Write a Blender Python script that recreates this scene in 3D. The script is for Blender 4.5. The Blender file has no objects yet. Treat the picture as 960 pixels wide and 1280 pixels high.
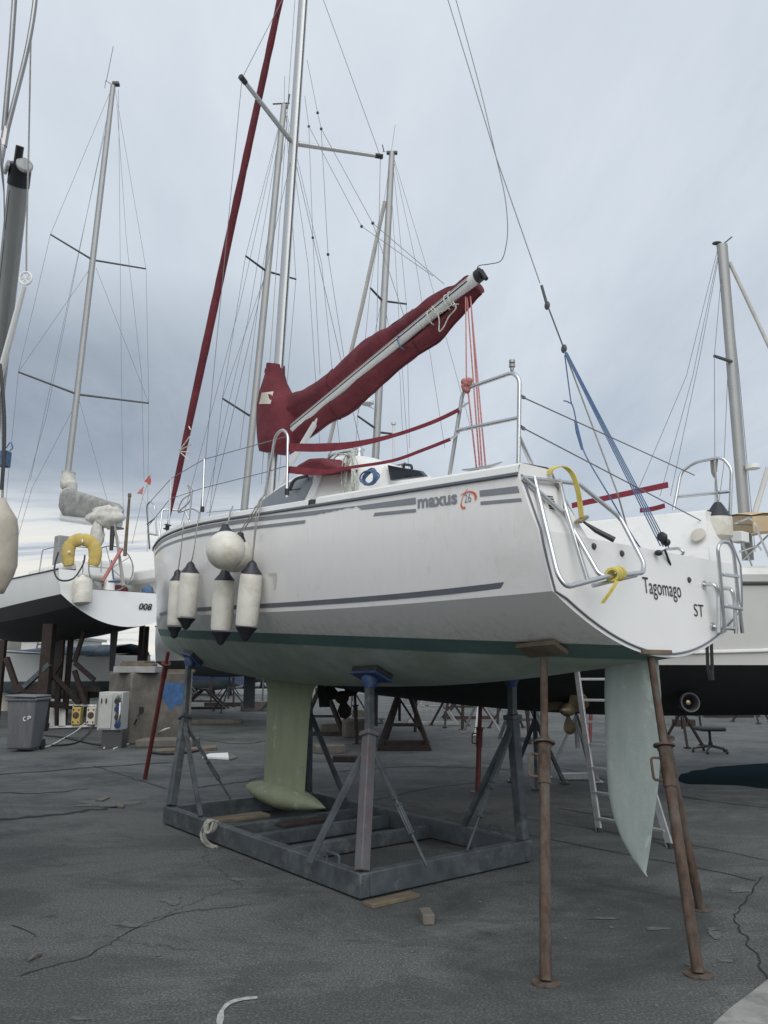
import bpy, math, random
from mathutils import Vector as V, Matrix, noise
from mathutils.bvhtree import BVHTree
random.seed(7)
R = math.radians
scn = bpy.context.scene
col = scn.collection

# ------------------------------------------------------------------ camera numbers (photo measured at 960 x 1280)
F_PX, CAM_H = 961.0, 1.6
PITCH = math.atan((834 - 640) / F_PX)
CAM = V((0, 0, CAM_H))
def ray(u, v):
    x = (u - 480) / F_PX; z = -(v - 640) / F_PX
    c, s = math.cos(PITCH), math.sin(PITCH)
    return V((x, c - s * z, s + c * z))
def G(u, v, z=0.0):                 # point of the ground (or of a level plane) seen at a photo position
    r = ray(u, v); return CAM + r * ((z - CAM_H) / r.z)
def W(u, v, y):                     # point at the measured distance y
    r = ray(u, v); return CAM + r * (y / r.y)
def mpx(y):                         # metres per photo pixel at distance y
    return y / F_PX * 1.02

# main yacht frame: X to the bow, Y to port, Z up, origin on the waterline at the stern
_yaw, _pit = 0.7061, 0.0514
YO = V((1.7315, 5.2705, 1.7339))
_f = V((-math.sin(_yaw) * math.cos(_pit), math.cos(_yaw) * math.cos(_pit), math.sin(_pit)))
_l = V((-math.cos(_yaw), -math.sin(_yaw), 0)); _u = _f.cross(_l)
YM = Matrix(((_f.x, _l.x, _u.x, YO.x), (_f.y, _l.y, _u.y, YO.y), (_f.z, _l.z, _u.z, YO.z), (0, 0, 0, 1)))
YI = YM.inverted()
_RI = YI.to_3x3(); _CL = YI @ CAM
def L(u, v, ax, val):               # yacht-frame point on the plane coordinate[ax] == val
    r = _RI @ ray(u, v); return _CL + r * ((val - _CL[ax]) / r[ax])

# ------------------------------------------------------------------ objects
MW = {}
def thing(name, label, cat, loc=(0, 0, 0), group=None, matrix=None):
    o = bpy.data.objects.new(name, None); col.objects.link(o)
    o.empty_display_size = 0.2
    m = matrix.copy() if matrix is not None else Matrix.Translation(V(loc))
    o.matrix_world = m; MW[o] = m
    o['label'] = label; o['category'] = cat
    if group: o['group'] = group
    return o
def tag(o, label, cat, group=None):
    o['label'] = label; o['category'] = cat
    if group: o['group'] = group
    return o
def kind(o, k):
    o['kind'] = k; return o

class MB:
    def __init__(s): s.v = []; s.f = []; s.m = []
    def add(s, vs, fs, mi=0):
        b = len(s.v); s.v += [V(p) for p in vs]
        for f in fs: s.f.append([b + i for i in f]); s.m.append(mi)
        return s
    def box(s, c, d, rot=None, mi=0):
        c = V(c); h = V(d) / 2; rot = rot or Matrix.Identity(3); vs = []
        for z in (-1, 1):
            for (x, y) in ((-1, -1), (1, -1), (1, 1), (-1, 1)):
                vs.append(c + rot @ V((x * h.x, y * h.y, z * h.z)))
        return s.add(vs, [(3, 2, 1, 0), (4, 5, 6, 7), (0, 1, 5, 4), (1, 2, 6, 5), (2, 3, 7, 6), (3, 0, 4, 7)], mi)
    def bar(s, a, b, w, h=None, up=V((0, 0, 1)), mi=0):
        a = V(a); b = V(b); h = h or w; d = (b - a)
        t = d.normalized(); up = V(up)
        if abs(t.dot(up)) > .98: up = V((0, 1, 0))
        sd = t.cross(up).normalized(); u2 = sd.cross(t)
        rot = Matrix((t, sd, u2)).transposed()
        return s.box((a + b) / 2, (d.length, w, h), rot, mi)
    def ring(s, c, t, r, n, ref, sy=1.0):
        a = (ref - t * ref.dot(t)).normalized(); b = t.cross(a)
        return [c + (a * math.cos(2 * math.pi * k / n) + b * (math.sin(2 * math.pi * k / n) * sy)) * r for k in range(n)]
    def tube(s, pts, r, n=8, closed=False, mi=0, sy=1.0, ref=None):
        pts = [V(p) for p in pts]; N = len(pts)
        rs = r if isinstance(r, (list, tuple)) else [r] * N
        ts = []
        for i in range(N):
            if closed: t = pts[(i + 1) % N] - pts[i - 1]
            else: t = pts[min(i + 1, N - 1)] - pts[max(i - 1, 0)]
            ts.append(t.normalized() if t.length > 1e-9 else V((0, 0, 1)))
        rf = V(ref) if ref is not None else (V((0, 0, 1)) if abs(ts[0].z) < .9 else V((0, 1, 0)))
        rings = []
        for i in range(N):
            if ref is None or abs(ts[i].dot(rf)) > .97:
                a = rf - ts[i] * rf.dot(ts[i])
                if a.length < 1e-4: a = ts[i].orthogonal()
                rf = a.normalized()
            rings.append(s.ring(pts[i], ts[i], rs[i], n, rf, sy))
        return s.loft(rings, mi=mi, cap=not closed, loop=closed)
    def loft(s, rings, mi=0, cap=True, loop=False, close=True):
        n = len(rings[0]); vs = [p for r in rings for p in r]; fs = []
        M = len(rings)
        for i in range(M if loop else M - 1):
            j = (i + 1) % M
            for k in range(n if close else n - 1):
                k2 = (k + 1) % n
                fs.append((i * n + k, i * n + k2, j * n + k2, j * n + k))
        if cap and not loop:
            fs.append(tuple(range(n))[::-1]); fs.append(tuple((M - 1) * n + k for k in range(n)))
        return s.add(vs, fs, mi)
    def lathe(s, base, axis, prof, n=16, mi=0, cap=True):       # prof: (distance along the axis, radius)
        base = V(base); t = V(axis).normalized(); rf = t.orthogonal()
        return s.loft([s.ring(base + t * d, t, max(r, 1e-4), n, rf) for d, r in prof], mi=mi, cap=cap)
    def sphere(s, c, r, sc=(1, 1, 1), n=14, m=9, mi=0):
        c = V(c); rings = []
        for i in range(m + 1):
            a = -math.pi / 2 + math.pi * i / m
            rr = max(math.cos(a), 1e-3)
            rings.append([c + V((math.cos(2 * math.pi * k / n) * rr * r * sc[0], math.sin(2 * math.pi * k / n) * rr * r * sc[1], math.sin(a) * r * sc[2])) for k in range(n)])
        return s.loft(rings, mi=mi)
    def prism(s, poly, off, mi=0):                     # polygon extruded by a vector
        n = len(poly); off = V(off); vs = [V(p) for p in poly] + [V(p) + off for p in poly]
        fs = [tuple(range(n))[::-1], tuple(range(n, 2 * n))] + [(i, (i + 1) % n, n + (i + 1) % n, n + i) for i in range(n)]
        return s.add(vs, fs, mi)
    def build(s, name, mat, parent=None, local=False, smooth=True, ang=38, bevel=0, world_mb=False):
        mats = mat if isinstance(mat, (list, tuple)) else [mat]
        vs = s.v
        if parent is None:
            xs = [p.x for p in vs]; ys = [p.y for p in vs]; zs = [p.z for p in vs]
            org = V(((min(xs) + max(xs)) / 2, (min(ys) + max(ys)) / 2, min(zs)))
            M = Matrix.Translation(org); vv = [p - org for p in vs]
        else:
            M = MW[parent]
            if local: vv = vs
            else: I = M.inverted(); vv = [I @ p for p in vs]
        me = bpy.data.meshes.new(name)
        me.from_pydata([tuple(p) for p in vv], [], s.f); me.update()
        for m in mats: me.materials.append(m)
        if len(mats) > 1: me.polygons.foreach_set('material_index', s.m)
        if smooth:
            me.polygons.foreach_set('use_smooth', [True] * len(me.polygons))
            me.set_sharp_from_angle(angle=R(ang))
        o = bpy.data.objects.new(name, me); col.objects.link(o)
        if parent is None: o.matrix_world = M
        else: o.parent = parent
        MW[o] = M
        if bevel:
            b = o.modifiers.new('bevel', 'BEVEL'); b.width = bevel; b.segments = 2; b.limit_method = 'ANGLE'; b.angle_limit = R(40)
        return o

def spline(pts, n=8):                                  # Catmull-Rom through points
    pts = [V(p) for p in pts]; out = []
    for i in range(len(pts) - 1):
        p0 = pts[max(i - 1, 0)]; p1 = pts[i]; p2 = pts[i + 1]; p3 = pts[min(i + 2, len(pts) - 1)]
        for k in range(n):
            t = k / n
            out.append(.5 * ((2 * p1) + (p2 - p0) * t + (2 * p0 - 5 * p1 + 4 * p2 - p3) * t * t + (3 * p1 - p0 - 3 * p2 + p3) * t ** 3))
    out.append(pts[-1]); return out
def rounded(pts, rad=.05, n=6, closed=False):          # polyline with rounded corners
    pts = [V(p) for p in pts]; out = []; N = len(pts)
    for i in range(N):
        if not closed and i in (0, N - 1): out.append(pts[i]); continue
        a, b, c = pts[i - 1], pts[i], pts[(i + 1) % N]
        d1 = (a - b); d2 = (c - b); r = min(rad, d1.length * .45, d2.length * .45)
        p, q = b + d1.normalized() * r, b + d2.normalized() * r
        for k in range(n + 1):
            t = k / n; out.append(p * (1 - t) ** 2 + b * 2 * t * (1 - t) + q * t * t)
    return out
def lerp(tab, x):
    if x <= tab[0][0]: return tab[0][1]
    for (a, b), (c, d) in zip(tab, tab[1:]):
        if x <= c: return b + (d - b) * (x - a) / (c - a)
    return tab[-1][1]
def sm(tab, x, w=.35):                                  # smoothed table look-up
    return sum(lerp(tab, x + w * k / 3) for k in range(-3, 4)) / 7
def sag(a, b, d, n=10):
    a = V(a); b = V(b); return [a.lerp(b, k / n) - V((0, 0, d * 4 * (k / n) * (1 - k / n))) for k in range(n + 1)]

# ------------------------------------------------------------------ materials
def newmat(name):
    m = bpy.data.materials.new(name); m.use_nodes = True
    nt = m.node_tree; return m, nt, nt.nodes['Principled BSDF']
def N(nt, typ, **k):
    n = nt.nodes.new(typ)
    for a, b in k.items():
        if a.startswith('i_'):
            n.inputs[a[2:].replace('_', ' ')].default_value = b
        else: setattr(n, a, b)
    return n
def ramp(nt, fac, stops):
    r = nt.nodes.new('ShaderNodeValToRGB'); e = r.color_ramp.elements
    while len(e) < len(stops): e.new(.5)
    for k, (p, c) in zip(e, stops):
        k.position = p; k.color = (*c, 1) if len(c) == 3 else c
    nt.links.new(fac, r.inputs[0]); return r.outputs[0]
def mixc(nt, fac, a, b, mode='MIX'):
    n = nt.nodes.new('ShaderNodeMix'); n.data_type = 'RGBA'; n.blend_type = mode
    for s, val in ((0, fac), (6, a), (7, b)):
        if hasattr(val, 'links'): nt.links.new(val, n.inputs[s])
        else: n.inputs[s].default_value = val if s == 0 else ((*val, 1) if len(val) == 3 else val)
    return n.outputs[2]
def coords(nt, scale=(1, 1, 1), rot=(0, 0, 0)):
    t = nt.nodes.new('ShaderNodeTexCoord'); mp = nt.nodes.new('ShaderNodeMapping')
    mp.inputs['Scale'].default_value = scale; mp.inputs['Rotation'].default_value = rot
    nt.links.new(t.outputs['Object'], mp.inputs[0]); return mp.outputs[0]
def noise_n(nt, vec, scale, detail=5, rough=.6, dist=0):
    n = N(nt, 'ShaderNodeTexNoise'); n.inputs['Scale'].default_value = scale; n.inputs['Detail'].default_value = detail
    n.inputs['Roughness'].default_value = rough; n.inputs['Distortion'].default_value = dist
    nt.links.new(vec, n.inputs['Vector']); return n.outputs['Fac']
def bump(nt, bs, h, strength=.2, dist=.01):
    b = nt.nodes.new('ShaderNodeBump'); b.inputs['Strength'].default_value = strength; b.inputs['Distance'].default_value = dist
    nt.links.new(h, b.inputs['Height']); nt.links.new(b.outputs[0], bs.inputs['Normal'])
def mat(name, c, rough=.5, metal=0, var=.12, scale=6, bmp=0, dirt=None, damt=.3, dscale=2.5, stretch=(1, 1, 1), coat=0, spec=.5):
    m, nt, bs = newmat(name)
    vec = coords(nt, stretch)
    n1 = noise_n(nt, vec, scale, 6)
    lo = tuple(x * (1 - var) for x in c); hi = tuple(min(1, x * (1 + var)) for x in c)
    out = ramp(nt, n1, [(.3, lo), (.7, hi)])
    if dirt:
        n2 = noise_n(nt, vec, dscale, 8, .7)
        f = ramp(nt, n2, [(.62 - damt * .4, (0, 0, 0)), (.72, (1, 1, 1))])
        out = mixc(nt, f, out, dirt)
    nt.links.new(out, bs.inputs['Base Color'])
    bs.inputs['Roughness'].default_value = rough; bs.inputs['Metallic'].default_value = metal
    bs.inputs['Coat Weight'].default_value = coat; bs.inputs['Specular IOR Level'].default_value = spec
    if bmp: bump(nt, bs, noise_n(nt, vec, scale * 6, 6), bmp, .01)
    return m
M = {}
M['gel'] = mat('white_gelcoat', (.74, .735, .72), .32, var=.03, scale=2)
M['gelclean'] = mat('white_deck', (.80, .80, .78), .4, var=.03, scale=3, dirt=(.62, .61, .57), damt=.1)
M['grey'] = mat('grey_film', (.22, .235, .26), .45, var=.05)
M['slate'] = mat('slate_film', (.13, .14, .165), .45, var=.05)
M['window'] = mat('smoked_window', (.13, .14, .155), .3, var=.08)
M['black'] = mat('black_plastic', (.018, .018, .02), .45, var=.2)
M['rubber'] = mat('black_rubber', (.03, .03, .033), .7, var=.2)
M['steel'] = mat('stainless_tube', (.60, .61, .62), .30, 1, var=.06)
M['darksteel'] = mat('dark_stainless', (.30, .30, .30), .3, .8, var=.1)
M['alu'] = mat('anodised_spar', (.50, .51, .52), .45, .55, var=.04, scale=1.5)
M['spar'] = mat('painted_spar', (.66, .665, .655), .4, .1, var=.05, scale=2)
M['sailroll'] = mat('rolled_sailcloth', (.46, .455, .43), .85, var=.12, scale=6, bmp=.3)
M['midspar'] = mat('grey_spar', (.31, .315, .315), .45, .3, var=.06, scale=2)
M['greyspar'] = mat('weathered_grey_spar', (.33, .34, .34), .42, .5, var=.1, scale=2)
M['wire'] = mat('wire_rope', (.20, .205, .215), .45, .5, var=.1)
M['farwire'] = mat('old_wire_rope', (.17, .18, .20), .6, .2, var=.1)
def canvas_material():
    mm, nt, bs = newmat('burgundy_canvas'); vec = coords(nt)
    c = ramp(nt, noise_n(nt, vec, 2.5, 7, .65), [(.28, (.080, .010, .016)), (.5, (.118, .015, .024)), (.72, (.16, .025, .035))])
    dust = ramp(nt, noise_n(nt, coords(nt, (2, 2, 6)), 3, 8, .7), [(.58, (0, 0, 0)), (.78, (.6, .6, .6))])
    c = mixc(nt, dust, c, (.19, .055, .06))
    nt.links.new(c, bs.inputs['Base Color']); bs.inputs['Roughness'].default_value = .85
    w1 = noise_n(nt, coords(nt, (1, 1, 1), (0, .6, 0)), 6, 5, .55, 1.6); w2 = noise_n(nt, coords(nt, (9, 1.5, 2.2), (0, .35, 0)), 2.2, 4, .6, 1.0)
    h = mixc(nt, .55, w1, w2); bump(nt, bs, h, .55, .04); return mm
M['cover'] = canvas_material()
M['seam'] = mat('dark_burgundy_seam', (.075, .010, .018), .9, var=.2)
M['coverlight'] = mat('faded_burgundy_webbing', (.20, .025, .04), .85, var=.25, scale=12, bmp=.3)
M['patch'] = mat('cream_patch', (.55, .52, .45), .8, var=.1)
M['fender'] = mat('fender_vinyl', (.70, .685, .625), .42, var=.06, scale=5, dirt=(.44, .40, .31), damt=.5, dscale=4, bmp=.15)
M['oldfender'] = mat('old_dirty_fender', (.46, .42, .35), .55, var=.2, scale=4, dirt=(.28, .24, .19), damt=.5, dscale=3, bmp=.3)
M['navy'] = mat('navy_vinyl', (.022, .024, .034), .45, var=.2)
M['rope'] = mat('grey_rope', (.31, .305, .285), .9, var=.25, scale=60, bmp=.5)
M['whiterope'] = mat('white_green_rope', (.50, .53, .47), .9, var=.35, scale=45, bmp=.5)
M['redrope'] = mat('red_white_rope', (.42, .17, .16), .9, var=.5, scale=70, bmp=.4)
M['bluerope'] = mat('blue_rope', (.085, .145, .26), .85, var=.3, scale=60)
M['yellow'] = mat('yellow_webbing', (.56, .47, .12), .8, var=.2, scale=20)
M['buoy'] = mat('yellow_cushion', (.50, .38, .12), .85, var=.12, scale=6, bmp=.2)
M['orange'] = mat('orange_film', (.62, .14, .05), .5, var=.1)
M['galv'] = mat('grey_blue_paint', (.062, .074, .084), .6, .1, var=.35, scale=7, dirt=(.145, .16, .165), damt=.22, dscale=5, bmp=.15)
M['galvred'] = mat('worn_red_paint', (.105, .082, .088), .65, .1, var=.3, scale=8, dirt=(.11, .128, .142), damt=.6, dscale=7)
M['bluepaint'] = mat('blue_pad_paint', (.03, .06, .16), .55, var=.25, scale=8, dirt=(.1, .12, .18), damt=.2)
M['rust'] = mat('rusty_steel', (.072, .046, .032), .9, .0, var=.55, scale=20, dirt=(.105, .098, .09), damt=.42, dscale=8, bmp=.5, stretch=(1, 1, .45))
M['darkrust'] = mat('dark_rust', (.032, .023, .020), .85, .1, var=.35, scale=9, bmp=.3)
M['redpaint'] = mat('red_oxide_paint', (.15, .035, .03), .6, var=.2, scale=9, dirt=(.10, .06, .05), damt=.3)
M['plank'] = mat('weathered_plank', (.135, .108, .075), .85, var=.35, scale=5, stretch=(1, 1, 1), bmp=.4)
M['greyplank'] = mat('grey_plank', (.125, .116, .10), .9, var=.3, scale=7, bmp=.4)
M['blackaf'] = mat('black_antifoul', (.014, .015, .016), .75, var=.3, scale=3)
M['darkgrey'] = mat('dark_grey_band', (.06, .063, .066), .5, var=.08, scale=2)
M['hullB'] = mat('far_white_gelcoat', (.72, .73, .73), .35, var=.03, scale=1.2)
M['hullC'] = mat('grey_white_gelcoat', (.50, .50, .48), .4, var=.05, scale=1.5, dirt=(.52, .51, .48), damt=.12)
M['bronze'] = mat('bronze', (.33, .27, .18), .4, .8, var=.25, scale=12)
M['greycanvas'] = mat('grey_canvas', (.27, .275, .265), .9, var=.2, scale=6, bmp=.4)
M['palecanvas'] = mat('pale_grey_canvas', (.27, .275, .26), .9, var=.3, scale=4, bmp=.7)
M['whitecanvas'] = mat('crumpled_white_canvas', (.55, .54, .50), .9, var=.18, scale=9, bmp=.5)
M['beige'] = mat('beige_canvas', (.52, .40, .25), .9, var=.12, scale=4)
M['concrete'] = mat('stained_concrete', (.155, .142, .125), .9, var=.25, scale=4, dirt=(.075, .07, .063), damt=.5, dscale=1.8, bmp=.5)
M['bluestain'] = mat('blue_wall_paint', (.05, .12, .26), .85, var=.3, scale=6)
M['bin'] = mat('grey_bin_plastic', (.13, .135, .145), .6, var=.15, scale=4, dirt=(.2, .2, .2), damt=.15, dscale=7, stretch=(3, 3, .5))
M['box'] = mat('grey_enamel', (.42, .43, .41), .5, var=.08, scale=5, dirt=(.25, .22, .18), damt=.15)
M['white'] = mat('white_paint', (.7, .7, .68), .5, var=.06)
M['ladder'] = mat('ladder_aluminium', (.40, .41, .42), .4, .5, var=.2, scale=8)
M['letter'] = mat('black_lettering', (.012, .012, .016), .5, var=.1)
M['cable'] = mat('white_cable', (.6, .6, .58), .6, var=.1)
M['glass'] = mat('dark_glass', (.02, .024, .03), .12, var=.2)
M['flag'] = mat('faded_red_flag', (.42, .07, .07), .8, var=.3, scale=20)
M['bluetarp'] = mat('blue_tarpaulin', (.10, .15, .19), .55, var=.4, scale=4, bmp=.4)
M['shed'] = mat('pale_sheet_metal', (.52, .53, .52), .6, var=.06, scale=1)
M['darkblue'] = mat('dark_blue_gelcoat', (.03, .045, .09), .35, var=.1)
M['graykeel'] = mat('grey_blue_antifoul', (.11, .135, .15), .8, var=.15, scale=2)

def hull_material():
    m, nt, bs = newmat('yacht_hull_paint')
    t = N(nt, 'ShaderNodeTexCoord'); vec = t.outputs['Object']
    sep = N(nt, 'ShaderNodeSeparateXYZ'); nt.links.new(vec, sep.inputs[0])
    n = noise_n(nt, vec, 2.2, 8, .65)
    n2 = noise_n(nt, coords(nt, (6, 6, .5)), 3, 8, .65)
    top = ramp(nt, n2, [(.3, (.79, .785, .775)), (.60, (.815, .81, .80)), (.74, (.70, .69, .65))])
    blot = noise_n(nt, vec, 1.1, 9, .75, .6)
    top = mixc(nt, ramp(nt, blot, [(.56, (0, 0, 0)), (.74, (.6, .6, .6))]), top, (.66, .645, .60))
    grime = N(nt, 'ShaderNodeMapRange'); nt.links.new(sep.outputs[2], grime.inputs[0]); grime.inputs[1].default_value = .22; grime.inputs[2].default_value = .01
    gr2 = mixc(nt, 1, grime.outputs[0], ramp(nt, n2, [(.40, (.1, .1, .1)), (.66, (.75, .75, .75))]), 'MULTIPLY')
    top = mixc(nt, gr2, top, (.56, .545, .49))
    af = ramp(nt, n, [(.30, (.25, .30, .26)), (.50, (.31, .37, .32)), (.66, (.40, .46, .41))])
    boot = ramp(nt, n, [(.3, (.075, .145, .135)), (.7, (.11, .19, .175))])
    jit = noise_n(nt, vec, 7, 4)
    def step(z, soft, amt):
        a = N(nt, 'ShaderNodeMath', operation='MULTIPLY_ADD'); nt.links.new(jit, a.inputs[0]); a.inputs[1].default_value = amt; nt.links.new(sep.outputs[2], a.inputs[2])
        b = N(nt, 'ShaderNodeMapRange'); nt.links.new(a.outputs[0], b.inputs[0])
        b.inputs[1].default_value = z - soft; b.inputs[2].default_value = z + soft; return b.outputs[0]
    c = mixc(nt, step(-.075, .006, .02), af, boot)
    c = mixc(nt, step(.008, .0015, .0), c, top)
    nt.links.new(c, bs.inputs['Base Color'])
    rr = N(nt, 'ShaderNodeMapRange'); nt.links.new(step(.008, .0015, 0), rr.inputs[0]); rr.inputs[3].default_value = .75; rr.inputs[4].default_value = .17
    nt.links.new(rr.outputs[0], bs.inputs['Roughness'])
    return m
M['yhull'] = hull_material()
def foil_material(name, base, lo, hi, patch, pos):
    m, nt, bs = newmat(name)
    vec = coords(nt)
    c = ramp(nt, noise_n(nt, coords(nt, (2, 2, .5)), 4, 7, .65), [(.3, lo), (.5, base), (.7, hi)])
    f = ramp(nt, noise_n(nt, vec, 3.5, 9, .72, .6), [(pos, (0, 0, 0)), (pos + .1, (1, 1, 1))])
    c = mixc(nt, f, c, patch)
    chip = ramp(nt, noise_n(nt, vec, 11, 8, .75, .3), [(.64, (0, 0, 0)), (.68, (.7, .7, .7))])
    c = mixc(nt, chip, c, tuple(x * .55 for x in lo))
    scr = ramp(nt, noise_n(nt, coords(nt, (1, 1, 9), (.5, .3, 0)), 3, 6, .7), [(.66, (0, 0, 0)), (.72, (.5, .5, .5))])
    c = mixc(nt, scr, c, tuple(min(1, x * 1.25) for x in patch))
    nt.links.new(c, bs.inputs['Base Color']); bs.inputs['Roughness'].default_value = .7
    bump(nt, bs, noise_n(nt, vec, 14, 9, .7), .35, .012)
    return m
M['keel'] = foil_material('keel_antifoul', (.235, .265, .175), (.205, .235, .155), (.265, .295, .20), (.36, .42, .36), .60)
M['rudder'] = foil_material('rudder_antifoul', (.36, .42, .40), (.29, .35, .335), (.41, .47, .45), (.54, .64, .61), .55)

def asphalt_material():
    m, nt, bs = newmat('old_asphalt')
    vec = coords(nt)
    big = noise_n(nt, vec, .35, 6, .6, .4)
    mid = noise_n(nt, vec, 2.2, 8, .7)
    fine = noise_n(nt, vec, 70, 4, .7)
    c = ramp(nt, big, [(.3, (.046, .050, .051)), (.52, (.068, .073, .073)), (.72, (.095, .100, .099))])
    c = mixc(nt, .55, c, ramp(nt, mid, [(.3, (.044, .049, .050)), (.55, (.070, .076, .076)), (.75, (.115, .12, .118))]))
    c = mixc(nt, .42, c, ramp(nt, fine, [(.33, (.020, .022, .023)), (.5, (.064, .069, .069)), (.66, (.24, .25, .245))]))
    worn = noise_n(nt, coords(nt, (.5, 1.0, 1), (0, 0, .2)), .9, 14, .78, .6)         # surface worn through in ragged patches
    c = mixc(nt, ramp(nt, worn, [(.47, (0, 0, 0)), (.53, (.55, .55, .55)), (.75, (.8, .8, .8))]), c, ramp(nt, fine, [(.3, (.060, .064, .063)), (.5, (.108, .113, .11)), (.68, (.26, .265, .255))]))
    drip = N(nt, 'ShaderNodeTexVoronoi'); drip.inputs['Scale'].default_value = 2.6; drip.inputs['Randomness'].default_value = 1
    dv = N(nt, 'ShaderNodeVectorMath', operation='MULTIPLY_ADD'); wn2 = N(nt, 'ShaderNodeTexNoise'); wn2.inputs['Scale'].default_value = 6; wn2.inputs['Detail'].default_value = 5; nt.links.new(vec, wn2.inputs['Vector'])
    nt.links.new(wn2.outputs['Color'], dv.inputs[0]); dv.inputs[1].default_value = (.35, .35, 0); nt.links.new(vec, dv.inputs[2]); nt.links.new(dv.outputs[0], drip.inputs['Vector'])
    spot = mixc(nt, 1, ramp(nt, drip.outputs['Distance'], [(.05, (1, 1, 1)), (.16, (0, 0, 0))]), ramp(nt, drip.outputs['Color'], [(.55, (0, 0, 0)), (.60, (.75, .75, .75))]), 'MULTIPLY')
    c = mixc(nt, spot, c, (.034, .036, .037))                                        # oil drips
    sc = noise_n(nt, coords(nt, (.35, 1.5, 1), (0, 0, .3)), 1.1, 12, .8, 1.2)      # pale scuffs
    c = mixc(nt, ramp(nt, sc, [(.56, (0, 0, 0)), (.72, (.8, .8, .8))]), c, (.17, .176, .172))
    st = noise_n(nt, coords(nt, (.8, .8, 1), (0, 0, 1)), .7, 9, .72, .8)            # old stains
    c = mixc(nt, ramp(nt, st, [(.50, (0, 0, 0)), (.66, (.8, .8, .8))]), c, (.030, .033, .034))
    grit = N(nt, 'ShaderNodeTexVoronoi'); grit.inputs['Scale'].default_value = 55; nt.links.new(vec, grit.inputs['Vector'])
    gsel = noise_n(nt, vec, 3.5, 4)
    gm = mixc(nt, 1, ramp(nt, grit.outputs['Distance'], [(.10, (1, 1, 1)), (.22, (0, 0, 0))]), ramp(nt, gsel, [(.52, (0, 0, 0)), (.66, (.8, .8, .8))]), 'MULTIPLY')
    c = mixc(nt, gm, c, (.22, .225, .22))
    warp = N(nt, 'ShaderNodeTexNoise'); warp.inputs['Scale'].default_value = .8; warp.inputs['Detail'].default_value = 6; warp.inputs['Roughness'].default_value = .6
    nt.links.new(vec, warp.inputs['Vector'])
    va = N(nt, 'ShaderNodeVectorMath', operation='MULTIPLY_ADD'); nt.links.new(warp.outputs['Color'], va.inputs[0]); va.inputs[1].default_value = (.9, .9, 0); nt.links.new(vec, va.inputs[2])
    vo = N(nt, 'ShaderNodeTexVoronoi', feature='DISTANCE_TO_EDGE'); vo.inputs['Scale'].default_value = .33
    nt.links.new(va.outputs[0], vo.inputs['Vector'])
    crack_shade = ramp(nt, vo.outputs['Distance'], [(.0, (.8, .8, .8)), (.0012, (.5, .5, .5)), (.003, (0, 0, 0))])
    gate = ramp(nt, noise_n(nt, vec, .45, 3), [(.50, (0, 0, 0)), (.60, (1, 1, 1))])
    cm = mixc(nt, 1, crack_shade, gate, 'MULTIPLY')
    c = mixc(nt, cm, c, (.03, .032, .033))
    nt.links.new(c, bs.inputs['Base Color']); bs.inputs['Roughness'].default_value = .85
    bs.inputs['Specular IOR Level'].default_value = .35
    h = mixc(nt, .5, mid, fine); h = mixc(nt, cm, h, (0, 0, 0))
    bump(nt, bs, h, .22, .010)
    return m
M['asphalt'] = asphalt_material()

# ================================================================== MAIN YACHT
yacht = thing('sailing_yacht', 'white yacht with burgundy sail cover and green bottom, nearest, propped on a steel cradle', 'sailing yacht', matrix=YM)
HB = [(0, 1.275), (.5, 1.295), (1, 1.305), (2, 1.325), (3, 1.345), (3.6, 1.35), (4, 1.325), (4.6, 1.23), (5.1, 1.11), (5.6, .965), (6.1, .79), (6.6, .60), (7.0, .435), (7.3, .30), (7.55, .17), (7.68, .09), (7.74, .02)]
CB = [(0, 1.165), (1, 1.20), (2, 1.225), (3, 1.225), (3.6, 1.20), (4.2, 1.13), (4.6, 1.055), (5.1, .93), (5.6, .78), (6.1, .605), (6.6, .42), (7.0, .275), (7.3, .165), (7.55, .075), (7.68, .03), (7.74, .012)]
ZB = [(-.25, .012), (0, -.06), (.25, -.13), (.66, -.22), (1.04, -.28), (1.8, -.38), (2.8, -.46), (3.7, -.507), (4.7, -.505), (5.5, -.48), (6.1, -.44), (6.7, -.37), (7.14, -.28), (7.45, -.18), (7.66, -.04), (7.74, .05)]
def sheer(X): return .985 + .008 * X + .001 * X * X
def hb(X): return sm(HB, X, .3) if X < 6.9 else lerp(HB, X)
def cb(X): return sm(CB, X, .3) if X < 6.9 else lerp(CB, X)
def zb(X): return sm(ZB, X, .3) if X < 6.9 else lerp(ZB, X)
def zc(X): return .14 + .16 * math.exp(-max(X, -.2) / 2.1)
def tX(z):                                             # the stern face
    return -.125 * (sheer(0) - z) / .335 if z > .65 else -.125 - .07 * (.65 - z) / .65
def side(X, z):                                        # half breadth of the topsides
    s = max(0, min(1, (z - zc(X)) / (sheer(X) - zc(X))))
    b = cb(X) + (hb(X) - cb(X)) * s
    return b + .03 * math.sin(math.pi * s) * min(1, b)
def hull_ring(Xn):
    out = []
    for s in [1 - k / 8 for k in range(9)]:            # sheer down to the chine
        z = zc(Xn) + (sheer(Xn) - zc(Xn)) * s
        out.append((side(Xn, z), z))
    for k in range(1, 15):                             # chine round to the keel line
        y = cb(Xn) * (1 - k / 14)
        z = zb(Xn) + (zc(Xn) - zb(Xn)) * (y / cb(Xn)) ** 2
        out.append((y, z))
    return out
def bowshift(z): return .10 * (z - .5)
sts = [0, .12, .25, .4] + [.6 + .25 * k for k in range(25)] + [6.8, 6.95, 7.1, 7.22, 7.34, 7.45, 7.55, 7.62, 7.68, 7.72, 7.74]
hm = MB(); rings = []
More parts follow.
